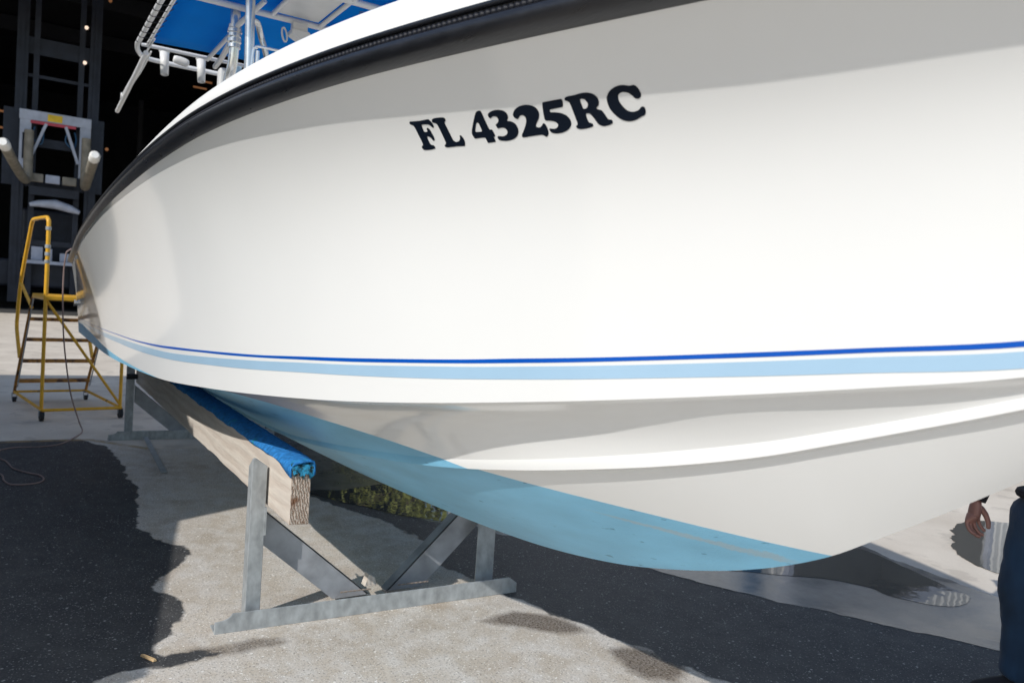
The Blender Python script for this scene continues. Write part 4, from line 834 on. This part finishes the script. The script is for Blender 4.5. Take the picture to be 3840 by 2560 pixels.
for y0, y1, y2 in ((-.55, -.2, -.9), (2.72, 2.95, 3.05)): FB(MB().add([(FX-.1, y0 if y0 < 0 else y0, 7.9), (FX-.1, y1, 7.9), (FX-.1, y1, 4.9), (FX-.1, y0, 4.9), (FX-.3, y0, 7.9), (FX-.3, y1, 7.9), (FX-.3, y1, 4.9), (FX-.3, y0, 4.9)], [(0, 1, 2, 3), (4, 5, 6, 7), (0, 1, 5, 4), (1, 2, 6, 5), (2, 3, 7, 6), (3, 0, 4, 7)]), 'side_plate', MT['fk_dark'])
FC = FX+.55
car = FB(MB().box(FC-.1, -.03, 7.42, FC, 2.44, 7.80), 'carriage_beam', MT['fk_white'], bevel=.02)
FB(MB().box(FC, .92, 7.46, FC+.012, 1.42, 7.73), 'yellow_plate', MT['fk_yel'], parent=car)
FB(MB().box(FC, .35, 7.30, FC+.012, 1.9, 7.41), 'red_band', MT['fk_red'], parent=car)
for y in (.0, 2.05):
    mb = MB(); 
    mb.box(FC-.1, y, 5.4, FC-.001, y+.10, 7.42); mb.box(FC-.1, y+.27, 5.4, FC-.001, y+.38, 7.42); mb.box(FC-.1, y+.10, 5.4, FC-.001, y+.27, 5.9); mb.box(FC-.1, y+.10, 6.9, FC-.001, y+.27, 7.42)
    FB(mb, 'carriage_upright', MT['fk_white'])
FB(MB().bar((FC-.05, .88, 7.35), (FC-.05, .42, 6.05), .1, .13, up=(1, 0, 0)), 'carriage_strut', MT['fk_white'])
FB(MB().bar((FC-.05, 1.55, 7.35), (FC-.05, 2.02, 5.95), .1, .13, up=(1, 0, 0)), 'carriage_strut', MT['fk_white'])
for y in (.62, 1.75): FB(MB().tube(spline([(FC-.2, y-.12, 7.2), (FC-.2, y-.18, 6.8), (FC-.2, y+.1, 6.55), (FC-.2, y+.18, 6.9), (FC-.2, y+.12, 7.2)], 5), .03, 6), 'hose', MT['fk_blue'], smooth=True)
for (y0, y1, m) in ((.40, .85, 'fk_fork'), (.92, 1.42, 'fk_white'), (1.5, 2.0, 'fk_fork')): FB(MB().box(FC-.1, y0, 5.05, FC+.05, y1, 5.38), 'lower_pad', MT[m], bevel=.03)
FB(MB().box(FC-.15, .38, 4.55, FC-.02, 2.1, 4.88), 'lower_beam', MT['fk_dark'])
FB(MB().tube([(FC, .42, 4.15), (FC, .7, 4.22), (FC, 1.3, 4.26), (FC, 1.8, 4.14), (FC, 2.15, 4.02)], [.08, .13, .19, .16, .08], 12), 'buoyant_roller', MT['fk_white'], smooth=True)
def forkarm(y, yt, xt, zt):
    mb = MB(); mb.tube(spline([(FC+.1, y, 7.0), (FC+.1, y, 5.9), (FC+.15, y, 5.25), (FC+.5, y+(yt-y)*.12, 5.05), (FC+2.0, y+(yt-y)*.5, 5.3), (xt, yt, zt)], 4), .17, 10); o = FB(mb, 'fork', MT['fk_fork'], smooth=True)
    d = Vector((xt-FC-2, (yt-y)*.5, zt-5.3)).normalized(); p = Vector((xt, yt, zt)); FB(MB().tube([p-d*.2, p+d*.15, p+d*.28], [.185, .185, .12], 12), 'fork_tip', MT['fk_tip'], parent=o, smooth=True)
forkarm(.32, -.42, -32.0, 5.75); forkarm(2.28, 2.28, -32.0, 5.75)
FB(MB().box(FX-6, -.9, .9, FX-.4, 3.5, 2.0), 'chassis', MT['fk_dark'], bevel=.1)
FB(MB().box(FX+.1, .35, 1.86, FX+.5, 2.4, 1.99), 'front_step', MT['fk_white'])
for (y0, y1, z1) in ((.55, .95, 2.55), (1.15, 1.28, 2.5), (1.55, 1.95, 2.35)): FB(MB().box(FX-.3, y0, 2.0, FX-.01, y1, z1), 'valve_block', MT['fk_white'], bevel=.02)
FB(MB().box(FX-4.5, .2, 2.0, FX-2.5, 2.3, 4.2), 'cab', MT['fk_dark'], bevel=.1)
for x in (FX-1.2, FX-5):
    for y in (-.9, 3.5): FB(MB().tube([(x, y-.3, .85), (x, y+.3, .85)], .85, 24), 'wheel', MT['rubber'], smooth=True)
for y, z in ((2.05, 11.5), (2.04, 10.1)): FB(MB().tube([(FX+.02, y+.1, z), (FX+.08, y+.1, z)], .07, 12), 'work_lamp', MT['lamp'], smooth=True)

# ------------------------------------------------------------------ storage shed
shed = empty('storage_shed', (-45, 0, 0), label='huge dark open fronted storage shed behind the forklift', cat='building')
def HB(mb, name, m, **k): return B(mb, name, m, parent=shed, **k)
SX, SY0, SY1, SZ = -30.0, -20.0, 15.0, 12.0
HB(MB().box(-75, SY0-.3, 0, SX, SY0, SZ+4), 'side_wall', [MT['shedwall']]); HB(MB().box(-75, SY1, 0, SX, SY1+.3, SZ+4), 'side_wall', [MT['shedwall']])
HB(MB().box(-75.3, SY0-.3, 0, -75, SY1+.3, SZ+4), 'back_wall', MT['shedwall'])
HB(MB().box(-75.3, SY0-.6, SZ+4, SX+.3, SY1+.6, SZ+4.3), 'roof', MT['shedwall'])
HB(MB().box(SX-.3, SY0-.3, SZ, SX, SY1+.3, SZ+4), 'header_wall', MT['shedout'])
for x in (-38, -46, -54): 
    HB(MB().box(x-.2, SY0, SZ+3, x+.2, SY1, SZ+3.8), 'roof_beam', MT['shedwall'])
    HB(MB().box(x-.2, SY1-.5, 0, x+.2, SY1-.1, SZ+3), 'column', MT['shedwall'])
for y in (-8, -4.4, 6.0, 10.0): HB(MB().box(-52, y-.12, 0, -51.7, y+.12, SZ), 'rack_post', MT['shedwall'])
for z in (3.2, 6.2, 9.2):
    for y in (-8, 6.0): HB(MB().box(-52, y, z, -51.8, y+4, z+.25), 'rack_beam', MT['shedwall'])
for y, z in ((8.79, 13.33), (8.51, 12.92), (-1.2, 9.75), (-1.15, 8.9)): HB(MB().box(-50.05, y, z, -50, y+.75, z+.10), 'warm_glow_strip', MT['slot'])  # emissive strips stand in for daylight showing through gaps
for y, z in ((3.73, 7.9), (3.6, 15.2)): HB(MB().tube([(-45, y, z), (-44.9, y, z)], .08, 10), 'small_lamp', MT['slot'], smooth=True)
# floor of the shed
o = MB().box(-74.9, SY0, .0, -33.5, SY1, .008).build('shed_floor', mat('shed_floor', (.06, .058, .055), .8, var=.2)); o['kind'] = 'structure'

# ------------------------------------------------------------------ buildings round the yard
def corrugated(mb, a, b, z0, z1, outn, pitch=.3, d=.035, poly=None):
    """ribbed sheet from a to b (xy)"""
    a = np.array(a, float); b = np.array(b, float); L = np.linalg.norm(b-a); t = (b-a)/L; nn = np.array(outn, float); n = int(L/pitch); pts = []
    for i in range(n):
        for f_, h in ((0, 0), (.5, 0), (.6, d), (.9, d)): s_ = (i+f_)/n*L; pts.append(a+t*s_+nn*h)
    pts.append(b); k = len(pts); mb.add([(*p, z) for z in (z0, z1) for p in pts], [(i, i+1, k+i+1, k+i) for i in range(k-1)]); return mb
ws = empty('boat_workshop', (-15, 15, 0), label='white corrugated metal workshop with a wide open door beyond the puddle', cat='building')
def WB(mb, name, m, **k): return B(mb, name, m, parent=ws, **k)
mb = MB(); corrugated(mb, (-9.5, 8), (-9.5, 12.6), 0, 6.5, (1, 0)); corrugated(mb, (-9.5, 19.8), (-9.5, 24), 0, 6.5, (1, 0)); corrugated(mb, (-9.5, 12.6), (-9.5, 19.8), 4.1, 6.5, (1, 0)); WB(mb, 'front_wall', MT['corr'])
mb = MB(); corrugated(mb, (-14.5, 8), (-9.5, 8), 0, 6.5, (0, -1)); WB(mb, 'side_wall', MT['corr'])
WB(MB().box(-14.5, 24, 0, -9.5, 24.1, 6.5), 'side_wall', MT['corr']); WB(MB().box(-14.6, 8, 0, -14.5, 24, 6.5), 'back_wall', MT['corr'])
WB(MB().add([(-14.8, 7.7, 6.45), (-9.1, 7.7, 6.45), (-9.1, 16, 7.6), (-14.8, 16, 7.6), (-9.1, 24.3, 6.45), (-14.8, 24.3, 6.45)], [(0, 1, 2, 3), (3, 2, 4, 5)]), 'roof', MT['shedout'])
WB(MB().box(-9.45, 12.45, 0, -9.35, 12.6, 4.1).box(-9.45, 19.8, 0, -9.35, 19.95, 4.1).box(-9.45, 12.45, 4.1, -9.35, 19.95, 4.25), 'door_frame', MT['fk_white'])
WB(MB().box(-9.46, 11.3, 0, -9.3, 11.62, 6.3), 'blue_downpipe_panel', MT['fk_blue'])
WB(MB().box(-14.4, 8.1, .01, -9.6, 23.9, .05), 'workshop_floor', MT['tanwall'])
mb = MB(); corrugated(mb, (-29.4, 14.0), (-14.7, 14.0), 0, 4.8, (0, -1)); WB(mb, 'annex_wall', MT['corr']); WB(MB().box(-29.6, 13.8, 4.8, -14.7, 14.9, 4.9), 'annex_roof', MT['shedout'])
for x in (-14.2,): f = WB(MB().box(x, 7.93, 1.2, x+1.4, 7.96, 2.6), 'window', MT['fk_dark'])
WB(MB().box(-12.2, 7.93, .02, -11.2, 7.96, 2.1), 'door', MT['stripe_l'])
st = empty('shade_building', (-7, -7, 0), label='grey metal building added out of view to shade the stern and the left ground', cat='building')  # unseen block added to cast the shade over stern and ground
mb = MB(); corrugated(mb, (-11.7, -3), (-3.75, -3), 0, 3.85, (0, 1)); corrugated(mb, (-3.75, -12), (-3.75, -3), 0, 3.85, (1, 0)); corrugated(mb, (-11.7, -12), (-11.7, -3), 0, 3.85, (-1, 0)); mb.box(-11.7, -12.1, 0, -3.75, -12, 3.85); B(mb, 'wall', MT['tanwall'], parent=st)
B(MB().add([(-7.5, -3.05, 3.85), (-3.7, -3.05, 3.85), (-5.6, -3.05, 4.65), (-7.5, -12, 3.85), (-3.7, -12, 3.85), (-5.6, -12, 4.65)], [(0, 1, 2), (3, 5, 4), (0, 2, 5, 3), (1, 4, 5, 2)]), 'gable', MT['tanwall'], parent=st)  # slope shaped so its shadow edge climbs across the stern
B(MB().box(-11.8, -12.2, 3.86, -7.52, -2.95, 3.95), 'roof', MT['shedout'], parent=st)
sk_ = empty('shade_skip', (-4, -2.4, 0), math.atan2(.5, -2.26), label='dark green skip shape added out of view to cast the low shade at left', cat='skip')  # unseen low block added to shade the ground at left
mb = MB(); mb.add([(-1.3, -.75, .05), (2.6, -.75, .05), (2.6, .75, .05), (-1.3, .75, .05), (-1.55, -.9, 1.9), (2.9, -.9, 1.9), (2.9, .9, 1.9), (-1.55, .9, 1.9)], [(3, 2, 1, 0), (0, 1, 5, 4), (1, 2, 6, 5), (2, 3, 7, 6), (3, 0, 4, 7)]); mb.build('bin', MT['skip'], sk_)
mb = MB(); 
for x in np.arange(-1.2, 2.6, .6): mb.box(x, -.93, .1, x+.08, -.86, 1.85).box(x, .86, .1, x+.08, .93, 1.85)
mb.build('rib', MT['skip'], sk_)

# trees beyond the puddles
def tree(x, y, h, seed, label):
    rg = random.Random(seed); t = empty('tree', (x, y, 0), label=label, cat='tree', group='trees beside the workshop')
    tr = MB(); tr.tube(spline([(0, 0, 0), (.1, .05, h*.25), (-.05, .1, h*.5), (.05, 0, h*.75)], 4), [.22-.014*i for i in range(13)], 8)
    cl = []
    for i in range(11):
        a = rg.uniform(0, 6.28); z = h*rg.uniform(.3, .85); r = h*.28*rg.uniform(.4, 1); p = (math.cos(a)*r, math.sin(a)*r, z+.3); cl.append(p); tr.tube([(0, 0, z-.6), (p[0]*.6, p[1]*.6, z), p], [.07, .045, .02], 6)
    tr.build('trunk', MT['bark'], t, smooth=True)
    mb = MB(); vs = []; fs = []
    for i in range(1100):
        c = cl[rg.randrange(len(cl))]; d = Vector((rg.gauss(0, 1), rg.gauss(0, 1), rg.gauss(0, .7)))*h*.085; q = Vector(c)+d; s_ = rg.uniform(.06, .13)
        u = Vector((rg.gauss(0, 1), rg.gauss(0, 1), rg.gauss(0, 1))).normalized(); v = u.orthogonal().normalized(); b = len(vs); vs += [q-u*s_, q+v*s_*.45, q+u*s_, q-v*s_*.45]; fs.append((b, b+1, b+2, b+3))
    mb.add(vs, fs); mb.build('crown', MT['leaf'], t)
for i, (x, y, h) in enumerate(((-18.0, 9.6, 4.8), (-21.3, 11.6, 6.2), (-27.5, 12.6, 8), (-31, 17.8, 8), (-24, 18.8, 8.5))):
    tree(x, y, h, 20+i, ('short leafy tree at the workshop side wall', 'tall leafy tree behind the short one by the workshop', 'spreading leafy tree nearest the shed opening', 'tallest leafy tree at the far corner of the shed', 'leafy tree behind the back wall of the workshop')[i])

# ------------------------------------------------------------------ person
PX, PY = -1.54, 3.78
per = empty('person', (PX, PY, 0), math.atan2(-.843, -.537), label='person in dark blue jeans standing by the bow with one hand hanging', cat='person')
def skin(name, verts, edges, radii, m, parent, root=0, lv=2):
    me = bpy.data.meshes.new(name); me.from_pydata(verts, edges, []); o = bpy.data.objects.new(name, me); COL.objects.link(o); o.parent = parent
    sk = o.modifiers.new('skin', 'SKIN'); 
    for i, r in enumerate(radii):
        d = me.skin_vertices[0].data[i]; d.radius = (r if isinstance(r, tuple) else (r, r)); d.use_root = (i == root)
    sk.use_smooth_shade = True; s2 = o.modifiers.new('sub', 'SUBSURF'); s2.levels = lv; s2.render_levels = lv
    me.materials.append(m); return o
# local frame: +x faces image-left, +y is the person's left; the near arm is the person's right? both arms built
V = [(0, 0, .93), (0, 0, 1.08), (0, 0, 1.25), (0, 0, 1.40), (.0, 0, 1.48), (.01, 0, 1.55), (.02, 0, 1.64), (.02, 0, 1.73),
     (0, .17, 1.41), (.0, .22, 1.17), (.10, .24, .93), (.12, .24, .86),
     (0, -.17, 1.41), (.03, -.23, 1.16), (.17, -.215, .93), (.20, -.21, .875)]
E_ = [(0, 1), (1, 2), (2, 3), (3, 4), (4, 5), (5, 6), (6, 7), (3, 8), (8, 9), (9, 10), (10, 11), (3, 12), (12, 13), (13, 14), (14, 15)]
Rr = [(.13, .15), (.12, .135), (.14, .15), (.12, .12), .06, .065, .095, .07, .06, .045, .035, .028, .06, .045, .035, .030]
body = skin('body', V, E_, Rr, MT['skin'], per)
face = MB(); 
for s_ in (-1, 1): face.tube([(.105, s_*.032, 1.655), (.114, s_*.032, 1.655)], .012, 10)
face.build('eyes', MT['white'], body, smooth=True)
nose = MB(); nose.tube([(.105, 0, 1.66), (.130, 0, 1.625), (.112, 0, 1.612)], [.010, .014, .010], 8); nose.tube([(.108, -.025, 1.585), (.113, 0, 1.583), (.108, .025, 1.585)], .007, 6); nose.build('nose_and_mouth', MT['skin'], body, smooth=True)
ears = MB()
for s_ in (-1, 1): ears.tube([(.0, s_*.088, 1.67), (-.008, s_*.10, 1.645), (.0, s_*.09, 1.615)], [.012, .016, .010], 8)
ears.build('ears', MT['skin'], body, smooth=True)
skin('hair', [(0, 0, 1.74), (-.03, 0, 1.72), (-.05, 0, 1.66)], [(0, 1), (1, 2)], [.085, .105, .09], MT['hair'], per)
skin('shirt', [(0, 0, .945), (0, 0, 1.10), (0, 0, 1.27), (0, 0, 1.41), (0, .18, 1.42), (.0, .225, 1.22), (0, -.18, 1.42), (.02, -.235, 1.22)], [(0, 1), (1, 2), (2, 3), (3, 4), (4, 5), (3, 6), (6, 7)], [(.15, .165), (.145, .16), (.16, .17), (.14, .12), .085, .075, .085, .075], MT['shirt'], per)
# jeans: hip, thighs, knees, shins with folds at the ankle
J = [(0, 0, .955), (0, 0, .82), (.01, -.095, .74), (.03, -.10, .60), (.055, -.10, .50), (.02, -.105, .40), (.0, -.11, .25), (.005, -.11, .14), (.01, -.11, .07),
     (-.01, .095, .74), (-.01, .10, .50), (-.03, .11, .25), (-.03, .11, .07)]
EJ = [(0, 1), (1, 2), (2, 3), (3, 4), (4, 5), (5, 6), (6, 7), (7, 8), (1, 9), (9, 10), (10, 11), (11, 12)]
RJ = [(.15, .175), (.14, .16), .105, .095, .088, .080, .082, .088, .075, .105, .085, .080, .075]
jeans = skin('jeans', J, EJ, RJ, MT['denim'], per)
tx = bpy.data.textures.new('folds', 'CLOUDS'); tx.noise_scale = .11; md = jeans.modifiers.new('folds', 'DISPLACE'); md.texture = tx; md.strength = .028; md.mid_level = .5
t = MB(); t.tube([(.118*math.cos(a), .150*math.sin(a), .935) for a in np.linspace(0, 2*math.pi, 30)[:-1]], .019, 8, closed=True); t.build('belt', MT['black_cloth'], per, smooth=True)
for y in (-.11, .11):
    t = MB(); t.tube(spline([(-.07, y, .05), (0, y, .055), (.08, y, .045), (.16, y, .035), (.20, y, .03)], 3), [.04, .05, .052, .052, .052, .05, .05, .048, .045, .042, .04, .036, .03], 12); t.build('shoe', MT['black_cloth'], per, smooth=True)
t = MB(); t.tube([(.185, -.213, .905), (.196, -.211, .885), (.206, -.209, .862)], [.036, .038, .037], 14); t.build('wrist_band', MT['black_cloth'], per, smooth=True)
# right hand (hangs in view): palm seen from behind, fingers curled towards the thigh, thumb free
def hand(o, mir, parent, name='hand'):
    ox, oy, oz = o
    def P(x, y, z): return (ox+x, oy+y*mir, oz+z)
    Vh = [P(0, 0, .02), P(.005, 0, -.015), P(.008, 0, -.05), P(.02, 0, -.075)]
    Eh = [(0, 1), (1, 2), (2, 3)]; Rh = [(.028, .022), (.034, .020), (.042, .019), (.036, .017)]
    def chain(start, pts, rad):
        i = start
        for p, r in zip(pts, rad): Vh.append(P(*p)); Rh.append(r); Eh.append((i, len(Vh)-1)); i = len(Vh)-1
    # four fingers, front to back (x forward)
    chain(3, [(.036, -.002, -.090), (.034, .010, -.118), (.022, .022, -.135), (.006, .030, -.141)], [.0105, .0095, .0088, .0078])
    chain(3, [(.020, -.004, -.095), (.016, .006, -.128), (.0, .020, -.148), (-.016, .030, -.150)], [.0105, .0096, .0090, .0080])
    chain(3, [(.004, -.004, -.093), (-.004, .006, -.122), (-.018, .018, -.140), (-.032, .026, -.143)], [.0100, .0092, .0086, .0078])
    chain(2, [(-.014, -.002, -.082), (-.022, .006, -.104), (-.032, .015, -.120), (-.040, .022, -.126)], [.0090, .0082, .0076, .0068])
    return skin(name, Vh, Eh, Rh, MT['skin'], parent, 0, 2)
h = hand((.205, -.209, .85), 1, per)
th = skin('thumb', [(.195, -.209, .835), (.166, -.200, .800), (.155, -.190, .765), (.156, -.184, .735)], [(0, 1), (1, 2), (2, 3)], [.016, .014, .0115, .0095], MT['skin'], h)
hand((.125, .24, .83), -1, per)
